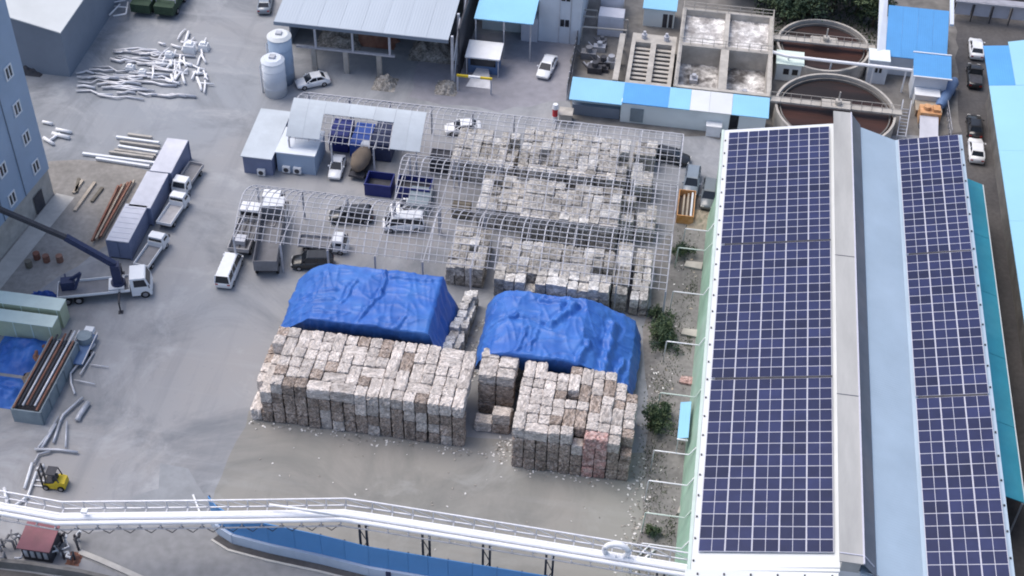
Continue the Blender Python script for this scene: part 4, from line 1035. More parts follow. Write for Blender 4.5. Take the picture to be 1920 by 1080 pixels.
# ---------------------------------------------------------------- open-fronted hall with grey roof
t = thing('open_hall', 'open-fronted hall with grey-blue sheet roof on slim white posts', 'building', (-39, 144, 0))
XA, XB = -49.7, -27.9
n = 8
for k in range(n):
    a = XA+(XB-XA)*k/n; b = XA+(XB-XA)*(k+1)/n
    mb = MB(); mb.slab([(a+.01,143.4,7.0),(b-.01,143.4,7.0),(b-.01,172,10.2),(a+.01,172,10.2)], .12); part('roof_sheet', mb, 'roof_grey', t, world=True)
mb = MB(); mb.box(XA,XB,143.25,143.38,6.55,7.02); part('fascia', mb, 'hangar_wall', t, world=True)
mb = MB(); mb.box(XA,XB,160,160.3,0,8.2); part('back_wall', mb, 'concrete_dark', t, world=True)
mb = MB(); mb.box(XA,XA+.2,149,172,0,7.3); part('side_wall', mb, 'hangar_wall', t, world=True)
for px_ in (588,661,733):
    p = P(px_,100,3.3); mb = MB(); mb.box(p.x-.13,p.x+.13,143.9,144.15,3.45,6.85); part('post', mb, 'white_steel', t, world=True)
for px_ in (585,648,713):
    p = P(px_,120,1.6); mb = MB(); mb.box(p.x-.3,p.x+.3,143.8,144.3,0,3.2); part('pillar', mb, 'concrete', t, world=True)
mb = MB(); mb.box(P(553,92,3.3).x,P(738,112,3.3).x,143.85,144.2,3.2,3.44); part('rail', mb, 'white_steel', t, world=True)
# lattice end wall on the right
mb = MB()
part('end_wall', MB().box(-27.2,-27.0,146,172,0,7.0), 'dark_steel', t, world=True)
for y in (144.2, 148.5, 153, 158):
    mb = MB(); mb.box(-27.75,-27.45,y-.15,y+.15,0,7.0+(y-144)*.11); part('column', mb, 'galv', t, world=True)
for (ya, za, yb, zb) in ((144.2,.3,148.5,7),(148.5,.3,153,7.4),(148.5,7,144.2,3.5),(153,7.4,148.5,3.5),(153,.3,158,7.8)):
    mb = MB(); mb.bar((-27.4,ya,za),(-27.4,yb,zb),.16,.16); part('brace', mb, 'galv', t, world=True)
for (px_, lab) in (((722,158),'pale paper heap spilling out of the open hall'),((838,166),'pale sheet heap leaning at the open hall corner')):
    p = P(*px_); solo('paper_heap', heap(p.x,p.y,1.4,1.5,1.3,px_[0]*.3), 'bale_dull', lab, 'heap', smooth=True)
for (px_, lab) in (((635,85),'shadowed paper heap inside the open hall behind the middle post'),((700,82),'rust-coloured scrap heap deep inside the open hall'),((810,110),'tall brown heap inside the open hall by the lattice wall')):
    p = P(*px_); solo('paper_heap', heap(p.x,p.y+1.5,3,2.4,2.2,px_[0]*.17), 'rust' if 'rust' in lab else 'bale_dull', lab, 'heap', smooth=True)
# silos
def silo(px_, h, r_, mat, lab, lid):
    p = P(*px_); t = thing('silo', lab, 'silo', (p.x,p.y,0), 0, 'silos beside the open hall')
    mb = MB(); mb.cyl(0,0,0,h,r_,28); part('shell', mb, mat, t, True)
    mb = MB(); mb.cyl(0,0,h+.004,h+.35,r_*1.04,28,0,r_*.75); part('lid', mb, lid, t)
    mb = MB(); mb.tube([(-r_-.2,-.2,0),(-r_-.2,-.2,h*.8),(-r_*.6,-.1,h+.3)], .12, 8); part('pipe', mb, 'white_paint', t, True)
    for k in range(3):
        mb = MB(); mb.cyl(0,0,h*(k+1)/4,h*(k+1)/4+.08,r_*1.02,28); part('hoop', mb, mat, t)
    mb = MB(); mb.box(-.35,.35,-.35,.35,h+.34,h+.6); part('hatch', mb, 'galv', t)
    return t
silo((532,150), 6.5, 1.45, 'panel_blue', 'tall blue-grey silo with white lid at the open hall corner', 'roof_white')
silo((518,174), 4.9, 1.4, 'panel_white', 'shorter pale silo wrapped in white piping', 'panel_white')

# ---------------------------------------------------------------- blue roofed office and lot
t = thing('office_building', 'white panelled office with paired windows and a light blue canopy roof', 'building', (-17, 155.6, 0))
mb = MB(); mb.box(-18.4,-13.0,155.6,175,0,11); part('wall', mb, 'panel_white', t, world=True)
mb = MB(); mb.box(-18.6,-12.8,155.4,175,11,11.3); part('roof', mb, 'sky_roof', t, world=True)
mb = MB(); mb.box(-26,-18.42,157,175,0,5.6); part('annex_wall', mb, 'panel_pale', t, world=True)
mb = MB(); mb.slab([(-26,150.6,5.7),(-18.5,150.6,5.7),(-18.5,175,7.4),(-26,175,7.4)], .12); part('canopy_roof', mb, 'sky_roof', t, world=True)
for x in (-25.8,-22.2,-18.8):
    mb = MB(); mb.box(x-.09,x+.09,150.7,150.88,0,5.56); part('post', mb, 'galv', t, world=True)
mb = MB(); mb.box(-20.6,-18.45,155.2,156.98,0,3.4); part('porch', mb, 'container', t, world=True)
for z_ in (2.6, 6.4, 9.4):
    for dx in (0,.62):
        mb = MB(); mb.box(-15.6+dx,-15.1+dx,155.52,155.62,z_,z_+1.0); part('window', mb, 'glass', t, world=True)
for (x,) in ((-15.75,),(-14.3,)):
    mb = MB(); mb.box(x-.05,x+.05,155.53,155.6,0,11); part('panel_seam', mb, 'galv', t, world=True)
p = P(905,140)
t = thing('kiosk', 'small blue kiosk with a white flat roof behind the yellow portal', 'kiosk', (p.x,p.y,0))
mb = MB(); mb.box(-1.9,1.9,.2,2.6,0,2.6); part('wall', mb, 'blue_steel', t)
mb = MB(); mb.slab([(-2.2,-.4,2.75),(2.2,-.4,2.75),(2.2,2.9,3.1),(-2.2,2.9,3.1)], .18); part('roof', mb, 'white_paint', t)
mb = MB(); mb.box(-1.6,1.6,.12,.22,1.2,2.2); part('window', mb, 'glass', t)
for x in (-2.0,2.0):
    mb = MB(); mb.box(x-.06,x+.06,-.3,-.18,0,2.6); part('post', mb, 'white_steel', t)
a, b = P(858,170), P(922,172)
t = thing('portal', 'yellow and white goal-shaped height bar at the car lot entrance', 'portal', ((a.x+b.x)/2,a.y,0))
hw = (b.x-a.x)/2
for sx in (-1,1):
    mb = MB(); mb.box(sx*hw-.1,sx*hw+.1,-.1,.1,0,2.2); part('post', mb, 'white_steel', t)
mb = MB(); mb.box(-hw-.1,hw+.1,-.12,.12,2.2,2.45); part('crossbar', mb, 'yellow', t)
mb = MB(); mb.box(-hw*.35,hw*.35,-.14,.14,2.19,2.46); part('crossbar_sleeve', mb, 'white_paint', t)
p = P(897,165); mb = MB(); mb.slab([(p.x-1.6,p.y,.06),(p.x+1.6,p.y,.06),(p.x+.5,p.y+4.2,1.1),(p.x-.5,p.y+4.2,1.1)], .3)
solo('ramp', mb, 'galv', 'grey tapering ramp between the portal and the kiosk', 'ramp')
p = P(1040,228); mb = MB(); mb.cyl(p.x,p.y,0,.9,.35,12,0); mb.cyl(p.x,p.y,.9,2.0,.33,12,1); mb.cyl(p.x,p.y,2.0,2.6,.4,12,0,.3)
solo('striped_post', mb, ['white_paint','red'], 'red and white striped post beside the rear frame', 'post')
p = P(1060,228); mb = MB(); mb.box(p.x-.75,p.x+.75,p.y-.5,p.y+.9,0,1.3); mb.box(p.x-.85,p.x+.85,p.y-.6,p.y+1.0,1.3,1.42); solo('concrete_cabinet', mb, 'concrete', 'pale concrete cabinet beside the red and white post', 'cabinet')
# lot boundary: low wall and dark hedge line beside the plant
a = P(1062,188); b = P(1092,30)
t = thing('boundary_fence', 'dark slatted boundary fence between the car lot and the treatment plant', 'fence', a)
nf = 14
for k in range(nf):
    u = a.lerp(b,(k+.04)/nf); v = a.lerp(b,(k+.96)/nf); mb = MB(); mb.bar(u+Vector((0,0,1.2)), v+Vector((0,0,1.2)), .08, 2.0); part('panel', mb, 'dark_steel', t, world=True)
    mb = MB(); mb.box(u.x-.06,u.x+.06,u.y-.06,u.y+.06,0,2.4); part('post', mb, 'galv', t, world=True)

# ---------------------------------------------------------------- long sky-blue roofed plant house
t = thing('plant_house', 'long low plant house with sky blue roof sheets and one white bay', 'building', (-1, 140.5, 0))
for (a,b,zb,y0_) in ((-12.2,-6.2,2.6,141.2),(-6.18,6.9,3.0,140.2),(8.0,11.2,3.0,140.6)):
    mb = MB(); mb.box(a,b,y0_,143.2,0,zb); part('wall', mb, 'panel_pale', t, world=True)
mb = MB(); mb.box(-12.1,-6.3,140.6,141.18,0,1.5); part('dark_bay', mb, 'hangar_wall', t, world=True)
for (a,b,mat) in ((-12.5,-6.1,'sky_roof'),(-6.08,-.6,'blue_roof'),(-.58,2.0,'sky_roof'),(2.02,4.3,'roof_white'),(4.32,7.0,'roof_white'),(7.02,11.4,'sky_roof')):
    zf = 2.75 if a < -12 else 3.1
    mb = MB(); mb.slab([(a,139.9,zf),(b,139.9,zf),(b,143.4,3.6),(a,143.4,3.6)], .1); part('roof_sheet', mb, mat, t, world=True)
mb = MB(); mb.box(-5.0,-3.4,140.08,140.2,.3,2.2); part('door', mb, 'grey_bin', t, world=True)
mb = MB(); mb.box(4.3,6.0,139.2,140.15,.0,1.5); mb.box(4.2,6.1,139.1,140.16,1.5,1.6); part('air_unit', mb, 'white_paint', t, world=True)
mb = MB(); mb.box(7.02,7.95,141.5,143,0,2.8); part('gap_door', mb, 'dark_steel', t, world=True)
# ---------------------------------------------------------------- treatment basins
ZB = 3.2
q0, q1, q2 = P(1262,165,ZB), P(1445,182,ZB), P(1270,12,ZB)
xa, xb, ya, yb = q0.x, q1.x, 144.2, q2.y; xm = (xa+xb)/2; ym = P(1265,80,ZB).y
t = thing('treatment_basin', 'concrete basin of four compartments full of white foam', 'tank', (xm,ya,0))
def wallp(x0,x1,y0,y1,z=ZB): part('wall', MB().box(x0,x1,y0,y1,0,z), 'concrete', t, world=True)
th = .5
wallp(xa,xa+th,ya,yb); wallp(xb-th,xb,ya,yb); wallp(xa+th,xb-th,ya,ya+th,ZB-.003); wallp(xa+th,xb-th,yb-th,yb,ZB-.003); wallp(xa+th,xb-th,ym-.35,ym+.35,ZB-.004); wallp(xm-.5,xm+.5,ya+th,ym-.35,ZB-.006); wallp(xm-.3,xm+.3,ym+.35,yb-th,ZB-.006)
def surf(nm, x0,x1,y0,y1,z,mat,seed,amp=.12,n=22):
    V = [(x0+(x1-x0)*i/n, y0+(y1-y0)*j/n, z+amp*noise.noise(Vector((i*.5,j*.5,seed)))+amp*.5*noise.noise(Vector((i*1.3,j*1.3,seed)))) for j in range(n+1) for i in range(n+1)]
    mb = MB(); mb.add(V, [(j*(n+1)+i,j*(n+1)+i+1,(j+1)*(n+1)+i+1,(j+1)*(n+1)+i) for j in range(n) for i in range(n)]); part(nm, mb, mat, t, True, True)
surf('foam', xa+th,xm-.5,ya+th,ym-.35,.5,'foam',1); surf('foam', xm+.5,xb-th,ya+th,ym-.35,.5,'foam',2)
surf('foam', xa+th,xm-.3,ym+.35,yb-th,2.3,'foam_bright',3); surf('foam', xm+.3,xb-th,ym+.35,yb-th,2.3,'foam_bright',4)
mb = MB()
for y in (ym, yb-.2):
    for zz in (ZB+.5,ZB+1.0): mb.bar((xa,y,zz),(xb,y,zz),.06,.06)
    for k in range(9): mb.bar((xa+(xb-xa)*k/8,y,ZB),(xa+(xb-xa)*k/8,y,ZB+1.0),.06,.06)
for x in (xa+.1,xb-.1):
    for zz in (ZB+.5,ZB+1.0): mb.bar((x,ya,zz),(x,yb,zz),.06,.06)
    for k in range(11): mb.bar((x,ya+(yb-ya)*k/10,ZB),(x,ya+(yb-ya)*k/10,ZB+1.0),.06,.06)
part('handrail', mb, 'concrete', t, world=True)
for (x,y,s_) in ((xa+2.4,ym-4,1),(xb-3,ym-6.2,1),(xb-2.2,ya+2.0,1)):
    mb = MB(); mb.box(x-.5,x+.5,y-.6,y+.6,.4,1.0); mb.cyl(x,y,1.0,1.5,.3,10); part('aerator', mb, 'galv', t, world=True)
# settling channels beside the basin
q0 = P(1172,152,2.6); q1 = P(1258,160,2.6); yb2 = P(1180,60,2.6).y
t = thing('settling_channels', 'concrete settling tank with two slatted channels beside the foam basin', 'tank', ((q0.x+q1.x)/2, 144.6, 0))
x0_, x1_ = q0.x, q1.x; c_ = (x0_+x1_)/2
for (a,b,c,d,z_) in ((x0_,x0_+.5,144.6,yb2,2.6),(x1_-.5,x1_,144.6,yb2,2.6),(c_-.35,c_+.35,145.4,yb2-2,2.59),(x0_+.5,x1_-.5,144.6,145.4,2.58),(x0_+.5,x1_-.5,yb2-2,yb2,2.58)):
    part('wall', MB().box(a,b,c,d,0,z_), 'concrete', t, world=True)
part('water', MB().box(x0_+.5,x1_-.5,145.4,yb2-2,0,1.2), 'sludge_dark', t, world=True)
for k in range(9):
    y = 145.9+k*(yb2-8.6-139.6+.0)/9 if False else 145.9+k*(yb2-2.6-145.9)/8
    for (a,b) in ((x0_+.5,c_-.35),(c_+.35,x1_-.5)):
        part('slat', MB().box(a,b,y-.22,y+.22,1.9,2.05), 'concrete', t, world=True)
for (x,y) in ((x0_+1.5,yb2-1),(x1_-1.3,yb2-1)):
    mb = MB(); mb.cyl(x,y,2.58,3.2,.35,12); mb.cyl(x,y,3.2,3.6,.18,10); part('motor', mb, 'white_steel', t, world=True)
a, b = P(1205,48), P(1262,55)
t = thing('pump_cabin', 'small pump cabin with sky blue roof behind the settling channels', 'cabin', ((a.x+b.x)/2, a.y, 0)); hw = (b.x-a.x)/2
part('wall', MB().box(-hw,hw,0,3,0,2.8), 'panel_pale', t); mb = MB(); mb.slab([(-hw-.2,-.3,2.9),(hw+.2,-.3,2.9),(hw+.2,3.3,3.4),(-hw-.2,3.3,3.4)],.1); part('roof', mb, 'sky_roof', t)
part('door', MB().box(hw-1.5,hw-.9,-.06,0,.1,2.1), 'dark_steel', t); part('door', MB().box(hw-.7,hw-.2,-.06,0,.1,2.1), 'dark_steel', t)
# cabinets and round tank
a = P(1120,66)
t = thing('switch_cabinet', 'lavender grey switch cabinets of four doors on a platform beside the pump cabin', 'cabinet', (a.x+1.6,a.y,0))
for i in range(2):
    for k in range(2):
        part('door', MB().box(-1.6+i*1.62,-.02+i*1.62,-.04,0,.1+k*1.4,1.45+k*1.4), 'container', t)
part('body', MB().box(-1.65,1.65,.003,2.2,0,3.0), 'container', t)
a = P(1145,30)
t = thing('round_tank', 'round pale tank with a dark rim behind the switch cabinets', 'tank', (a.x,a.y+1.4,0))
part('shell', MB().cyl(0,0,0,2.9,1.6,24), 'container', t, True); part('rim', MB().cyl(0,0,2.9,3.05,1.7,24), 'dark_steel', t); part('lid', MB().cyl(0,0,3.05,3.2,1.0,20,0,.5), 'white_paint', t)
for k, (x0,y0,x1,y1) in enumerate(((1093,30,1178,38),(1092,50,1175,57),(1095,18,1120,20))):
    mb = MB(); mb.tube([P(x0,y0,2.2),P(x1,y1,2.2)],.12,7); 
    for x_,y_ in ((x0,y0),(x1,y1)):
        p = P(x_,y_,2.2); mb.box(p.x-.07,p.x+.07,p.y-.07,p.y+.07,0,2.2)
    solo('plant_pipe', mb, 'concrete', 'pale overhead pipe run crossing beside the switch cabinets', 'pipe', 'overhead pipes', False)
a, b = P(1153,152,2.4), P(1168,65,2.4); mb = MB(); mb.bar(a,b,.7,.4)
for f_ in (.02,.35,.68,.98):
    p = a.lerp(b,f_); mb.box(p.x-.25,p.x+.25,p.y-.2,p.y+.2,0,2.2)
solo('walkway', mb, 'concrete', 'narrow raised concrete walkway beside the settling channels', 'walkway')
a, b = P(1180,150,3.0), P(1192,70,3.0)
rdp = random.Random(5)
for k in range(9):
    x = rdp.uniform(1102,1148); y = rdp.uniform(80,140); p = P(x,y); s_ = rdp.uniform(.5,1.0)
    mb = MB(); mb.box(p.x-s_,p.x+s_,p.y-s_*.6,p.y+s_*.6,0,s_); mb.cyl(p.x,p.y,s_,s_*1.7,s_*.45,10); mb.bar((p.x-s_,p.y,s_*.5),(p.x-s_*2,p.y+s_,s_*.8),.12,.12)
    solo('pump', mb, ('dark_steel','galv','bed_grey')[k%3], ('blackened','bright galvanised','dull grey')[k%3]+' pump set in the dark pit behind the sky blue roof', 'pump', 'pumps in the pit')
# ---------------------------------------------------------------- clarifiers
def clarifier(lab, cx, cy, r_, z_, sl):
    t = thing('clarifier', lab, 'tank', (cx,cy,0), 0, 'round clarifiers')
    n = 56; V = []; F = []
    for k in range(n):
        c, s_ = math.cos(2*math.pi*k/n), math.sin(2*math.pi*k/n)
        for (rr, zz) in ((r_,0),(r_,z_),(r_-.28,z_),(r_-.28,.3)): V.append((rr*c,rr*s_,zz))
    for k in range(n):
        a, b = k*4, ((k+1)%n)*4
        for i in range(3): F.append((a+i,b+i,b+i+1,a+i+1))
    mb = MB(); mb.add(V,F); part('ring_wall', mb, 'concrete', t)
    V = []; F = []
    for k in range(n):
        c, s_ = math.cos(2*math.pi*k/n), math.sin(2*math.pi*k/n)
        for (rr, zz) in ((r_-.62,z_-.75),(r_-.62,z_-.3),(r_-.75,z_-.3),(r_-.75,z_-.75)): V.append((rr*c,rr*s_,zz))
    for k in range(n):
        a, b = k*4, ((k+1)%n)*4
        for i in range(3): F.append((a+i,b+i,b+i+1,a+i+1))
    mb = MB(); mb.add(V,F); part('weir', mb, 'concrete_dark', t)
    part('water', MB().cyl(0,0,.1,z_-.6,r_-.29,48), sl, t)
    mb = MB(); mb.box(-r_-.6,r_+.6,-.45,.45,z_+.15,z_+.4); part('bridge', mb, 'concrete', t)
    mb = MB(); mb.box(-1.7,1.7,-.8,.8,z_+.41,z_+.62); mb.cyl(.2,0,z_+.62,z_+1.2,.4,12); mb.cyl(.2,0,z_+1.2,z_+2.4,.09,8); part('drive', mb, 'concrete', t)
    mb = MB()
    for y in (-.43,.43):
        mb.bar((-r_-.6,y,z_+1.1),(r_+.6,y,z_+1.1),.05,.05)
        for k in range(14): mb.bar((-r_-.6+(2*r_+1.2)*k/13,y,z_+.4),(-r_-.6+(2*r_+1.2)*k/13,y,z_+1.1),.05,.05)
    part('handrail', mb, 'concrete', t)
    return t
clarifier('large round clarifier full of red-brown sludge nearer the solar hall', 19.4, 144.3, 7.25, 2.5, 'sludge')
clarifier('smaller round clarifier of brown water beside the trees', 18.0, 157.8, 5.9, 2.5, 'sludge')
mb = MB(); mb.tube([P(1448,97,3.4),P(1475,105,3.4),P(1710,132,3.4)],.22,8)
for x_ in (1480,1560,1640,1700):
    p = P(x_,97+(x_-1448)*.134,3.4); mb.box(p.x-.09,p.x+.09,p.y-.09,p.y+.09,0,3.25)
solo('transfer_pipe', mb, 'white_pipe', 'white overhead pipe running between the two clarifiers', 'pipe', smooth=False)
p = P(1452,150); t = thing('plant_cabin', 'mint white cabin between the basin and the round clarifiers', 'cabin', (p.x+1.7,p.y,0))
part('wall', MB().box(-1.7,1.5,.1,3,0,2.4), 'panel_pale', t); mb = MB(); mb.box(-1.85,1.65,0,3.1,2.4,2.52); part('roof', mb, 'mint', t)
for x in (-.8,.3): part('window', MB().box(x,x+.7,.03,.1,1.0,1.8), 'glass', t)
p = P(1622,155); t = thing('plant_cabin', 'pale blue cabin with two small windows between the clarifiers', 'cabin', (p.x+1.2,p.y,0))
part('wall', MB().box(-1.2,1.2,0,2.4,0,3.4), 'panel_white', t); part('roof', MB().box(-1.3,1.3,-.1,2.5,3.4,3.55), 'panel_pale', t)
for x in (-.35,.15): part('window', MB().box(x,x+.32,-.05,0,1.7,2.4), 'glass', t)
# ---------------------------------------------------------------- buildings beyond the clarifiers
a = P(1660,110,3.0); b = P(1765,92,3.0)
t = thing('blue_shed', 'shed with broad blue roof sloping toward the clarifiers', 'shed', (a.x+3.6,155.5,0))
X0, X1 = a.x, a.x+7.6
part('wall', MB().box(X0+.1,X1-.1,156.4,166,0,2.9), 'panel_white', t, world=True)
for k in range(4):
    u, v = X0+(X1-X0)*k/4, X0+(X1-X0)*(k+1)/4
    mb = MB(); mb.slab([(u+.01,155.8,3.1),(v-.01,155.8,3.1),(v-.01,162.4,6.4),(u+.01,162.4,6.4)],.1); part('roof_sheet', mb, 'blue_roof', t, world=True)
mb = MB(); mb.slab([(X0-1.1,154.7,3.1),(X0-.02,155.4,3.1),(X0-.02,170,8.6),(X0-1.1,170,8.6)],.3); part('verge', mb, 'panel_white', t, world=True)
mb = MB(); mb.slab([(X1+.02,160,6.0),(X1+.5,160,6.0),(X1+.5,170,9.0),(X1+.02,170,9.0)],.3); part('verge', mb, 'panel_white', t, world=True)
for k in range(3):
    p = P(1690+k*32,10,3.5); mb = heap(p.x,p.y-3,2.2,2.4,3.5,20+k*3.3)
    solo('scrap_heap', mb, ('bale_brown','concrete_dark','wood_dark')[k], ('pale brown','dark grey','dark wood')[k]+' heap behind the broad blue roof', 'scrap', smooth=True)
a = P(1706,150); t = thing('blue_hut', 'white hut with steel blue pitched roof beside the horizontal tank', 'hut', (31.1,151.6,0))
part('wall', MB().box(-2.0,2.0,0,3,0,3.6), 'panel_white', t); mb = MB(); mb.slab([(-2.3,-.4,3.6),(2.3,-.4,3.6),(2.3,3.4,4.6),(-2.3,3.4,4.6)],.12); part('roof', mb, 'blue_roof', t)
for y_,z_ in ((-.42,3.62),(3.4,4.62)): part('roof_edge', MB().box(-2.35,2.35,y_-.08,y_+.08,z_-.08,z_+.08), 'white_paint', t)
part('machine', MB().box(-1.7,1.2,-1.6,-.1,0,1.7), 'roof_white', t); part('machine_lid', MB().box(-1.8,1.3,-1.7,-.05,1.7,1.82), 'white_paint', t)
a, b = P(1762,200,1.2), P(1790,150,1.2)
mb = MB(); mb.tube([a,a.lerp(b,.1),a.lerp(b,.9),b],[.45,.7,.7,.45],16)
for f_ in (.25,.75):
    p = a.lerp(b,f_); mb.box(p.x-.7,p.x+.7,p.y-.15,p.y+.15,0,.6)
solo('horizontal_tank', mb, 'blue_steel', 'blue-grey horizontal tank on saddles beside the asphalt road', 'tank', smooth=False)
a = P(1740,238)
t = thing('screw_press', 'orange press machine with a grey chute at the end of the solar hall', 'machine', (a.x,a.y,0))
mb = MB(); mb.box(-1.3,1.2,0,1.8,.3,2.0); mb.cyl(-.5,.9,2.0,2.5,.45,12); mb.box(.2,1.0,.3,1.4,2.0,2.4); part('body', mb, 'orange', t)
mb = MB(); mb.slab([(-1.3,-3.6,.4),(.9,-3.6,.4),(.9,0,1.6),(-1.3,0,1.6)],.2); part('chute', mb, 'container', t)
for x in (-1.2,.8):
    for y in (-3.4,-.4): part('leg', MB().box(x-.06,x+.06,y-.06,y+.06,0,.3 if y < -2 else 1.2), 'galv', t)
part('platform', MB().box(-1.5,1.5,1.85,4.6,0,.9), 'brown_earth', t); part('platform_top', MB().box(-1.6,1.6,1.84,4.7,.9,1.0), 'wood', t)
a, b = P(1690,255,1.0), P(1697,205,1.0); mb = MB()
for k in range(9):
    p = a.lerp(b,k/8); mb.bar(p+Vector((-.5,0,0)),p+Vector((.5,0,0)),.1,.08)
for s_ in (-.5,.5): mb.bar(a+Vector((s_,0,0)),b+Vector((s_,0,1.4)),.1,.12); mb.box(a.x+s_-.06,a.x+s_+.06,a.y-.06,a.y+.06,0,1.0); mb.box(b.x+s_-.06,b.x+s_+.06,b.y-.06,b.y+.06,0,2.3)
solo('stair', mb, 'galv', 'grey ladder stair beside the large clarifier', 'stair')
mb = MB(); a = P(1772,208); b = P(1780,262)
for k in range(6):
    p = a.lerp(b,k/5); mb.box(p.x-.05,p.x+.05,p.y-.05,p.y+.05,0,1.6)
for zz in (.8,1.55): mb.bar(a+Vector((0,0,zz)),b+Vector((0,0,zz)),.05,.05)
solo('railing', mb, 'white_steel', 'white post railing between the orange press and the asphalt road', 'railing')
# right-hand blue roofed hall and things beyond the road
t = thing('blue_roofed_hall', 'large hall with pale cyan roof along the far side of the asphalt road', 'building', (50, 100, 0))
part('wall', MB().box(38.4,75,60,152,0,7.7), 'concrete_dark', t, world=True)
ys_ = [60,72,84,96,108,120,132,144.5,152.8]
for k,(a,b) in enumerate(zip(ys_,ys_[1:])):
    if k < 7: mb = MB(); mb.slab([(36.3,a+.01,7.9),(58,a+.01,11),(58,b-.01,11),(36.3,b-.01,7.9)],.12); part('roof_sheet', mb, 'cyan_roof', t, world=True)
mb = MB(); mb.slab([(36.3,144.52,7.92),(39.2,144.52,8.33),(39.2,152.8,8.33),(36.3,152.8,7.92)],.12); part('roof_sheet', mb, 'blue_roof', t, world=True)
mb = MB(); mb.slab([(39.22,144.52,8.33),(58,144.52,11),(58,157,11),(39.22,153.6,8.33)],.12); part('roof_sheet', mb, 'cyan_roof', t, world=True)
mb = MB(); mb.slab([(58.02,60,11),(75.5,60,8),(75.5,157,8),(58.02,157,11)],.12); part('roof_sheet', mb, 'cyan_roof', t, world=True)
a, b = P(1812,50), P(1935,62)
t = thing('parking_canopy', 'grey parking canopy of open bays across the end of the asphalt road', 'canopy', ((a.x+b.x)/2, a.y, 0)); hw = (b.x-a.x)/2+2
part('roof', MB().box(-hw,hw,1.2,2.4,3.0,3.15), 'roof_grille', t)
part('beam', MB().box(-hw,hw,1.05,1.2,2.85,3.1), 'white_steel', t)
for k in range(6):
    x = -hw+.1+k*(2*hw-.2)/5; part('post', MB().box(x-.07,x+.07,1.3,1.45,0,3.0), 'dark_steel', t)
    if k < 5: part('bay_screen', MB().box(x+.2,x+(2*hw-.2)/5-.2,1.6,1.66,.8,2.6), 'container', t)
p = P(1900,12); t = thing('red_roof_store', 'small store with red-brown roof beyond the parking canopy', 'store', (p.x+2,p.y+2,0))
part('wall', MB().box(-3,4,0,6,0,2.8), 'concrete_dark', t); mb = MB(); mb.slab([(-3.3,-.4,2.8),(4.3,-.4,2.8),(4.3,6.4,4.2),(-3.3,6.4,4.2)],.12); part('roof', mb, 'rust', t)
# orange skip on the lane
a = P(1266,418); b = P(1275,372)
t = thing('skip', 'orange-rimmed open skip with planks on the lane by the bales', 'skip', (a.x+1.0,a.y,0))
for nm,bb in (('side_wall',(-.95,-.85,0,4.6)),('side_wall',(.85,.95,0,4.6)),('end_wall',(-.85,.85,0,.1)),('end_wall',(-.85,.85,4.5,4.6))): part(nm, MB().box(*bb,0,1.2), 'orange', t)
part('floor', MB().box(-.85,.85,.1,4.5,.02,.3), 'brown_earth', t)
for k in range(3): part('rim_plank', MB().box(.5-k*.45,.7-k*.45,.2,4.4,1.0-k*.2,1.08-k*.2), 'white_paint' if k == 0 else 'wood', t)
p = P(1312,408,.3); solo('rubbish_heap', heap(p.x,p.y,1.3,1.7,.6,2.2), 'wood', 'tan rubbish heap beside the orange-rimmed skip', 'heap', smooth=True)
for (x,y,lab) in ((1300,498,'below the middle frame corner'),(1295,625,'beside the bush at the tarpaulin'),(1292,715,'on the lane beside the blue awning'),(1290,960,'near the gutter end of the green wall')):
    p = P(x,y,.15); mb = MB(); mb.slab([(p.x-1.0,p.y-.35,.3),(p.x+.9,p.y-.5,.25),(p.x+1.0,p.y+.45,.4),(p.x-.8,p.y+.5,.3)],.25); mb.box(p.x-.5,p.x+.3,p.y-.2,p.y+.3,0,.28)
    solo('board', mb, 'concrete' if x != 1292 else 'bale_red', 'pale board lying ' + lab, 'board')

# ---------------------------------------------------------------- blue boundary fence curving into the entrance
tp = [P(390,930,4.0), P(404,948,4.0), P(430,964,4.0), P(500,982,4.0), P(600,1003,4.0), P(690,1025,4.0), P(840,1050,4.0), P(1025,1080,4.0), P(1180,1104,4.0), P(1330,1128,4.0)]
path = [Vector((p.x,p.y,0)) for p in tp]
t = thing('boundary_fence', 'bright blue sheet fence on a pale plinth curving into the yard entrance', 'fence', path[0])
pts = []
for a, b in zip(path, path[1:]):
    n = max(1, round((b-a).length/2.0))
    pts += [a.lerp(b, k/n) for k in range(n)]
pts.append(path[-1])
for k, (a, b) in enumerate(zip(pts, pts[1:])):
    g_ = (b-a)*.006
    z0, z1 = 1.25, 4.0
    mb = MB(); mb.bar(a+g_+Vector((0,0,(z0+z1)/2)), b-g_+Vector((0,0,(z0+z1)/2)), .09, z1-z0); part('fence_panel', mb, 'fence_blue', t, world=True)
    nrm = Vector(((b-a).y, -(b-a).x, 0)).normalized()
    mb = MB(); mb.bar(a+nrm*.12+Vector((0,0,.61)), b+nrm*.12+Vector((0,0,.61)), .32, 1.2); part('plinth', mb, 'fence_pale', t, world=True)
    mb = MB(); q = a-nrm*.12; mb.box(q.x-.06,q.x+.06,q.y-.06,q.y+.06,0,3.95); part('post', mb, 'navy_steel', t, world=True)
    if k in (9, 11, 13, 15): 
        q = a+nrm*.33; mb = MB(); mb.box(q.x-.22,q.x+.22,q.y-.05,q.y+.05,.2,1.22); part('buttress', mb, 'navy_steel', t, world=True)

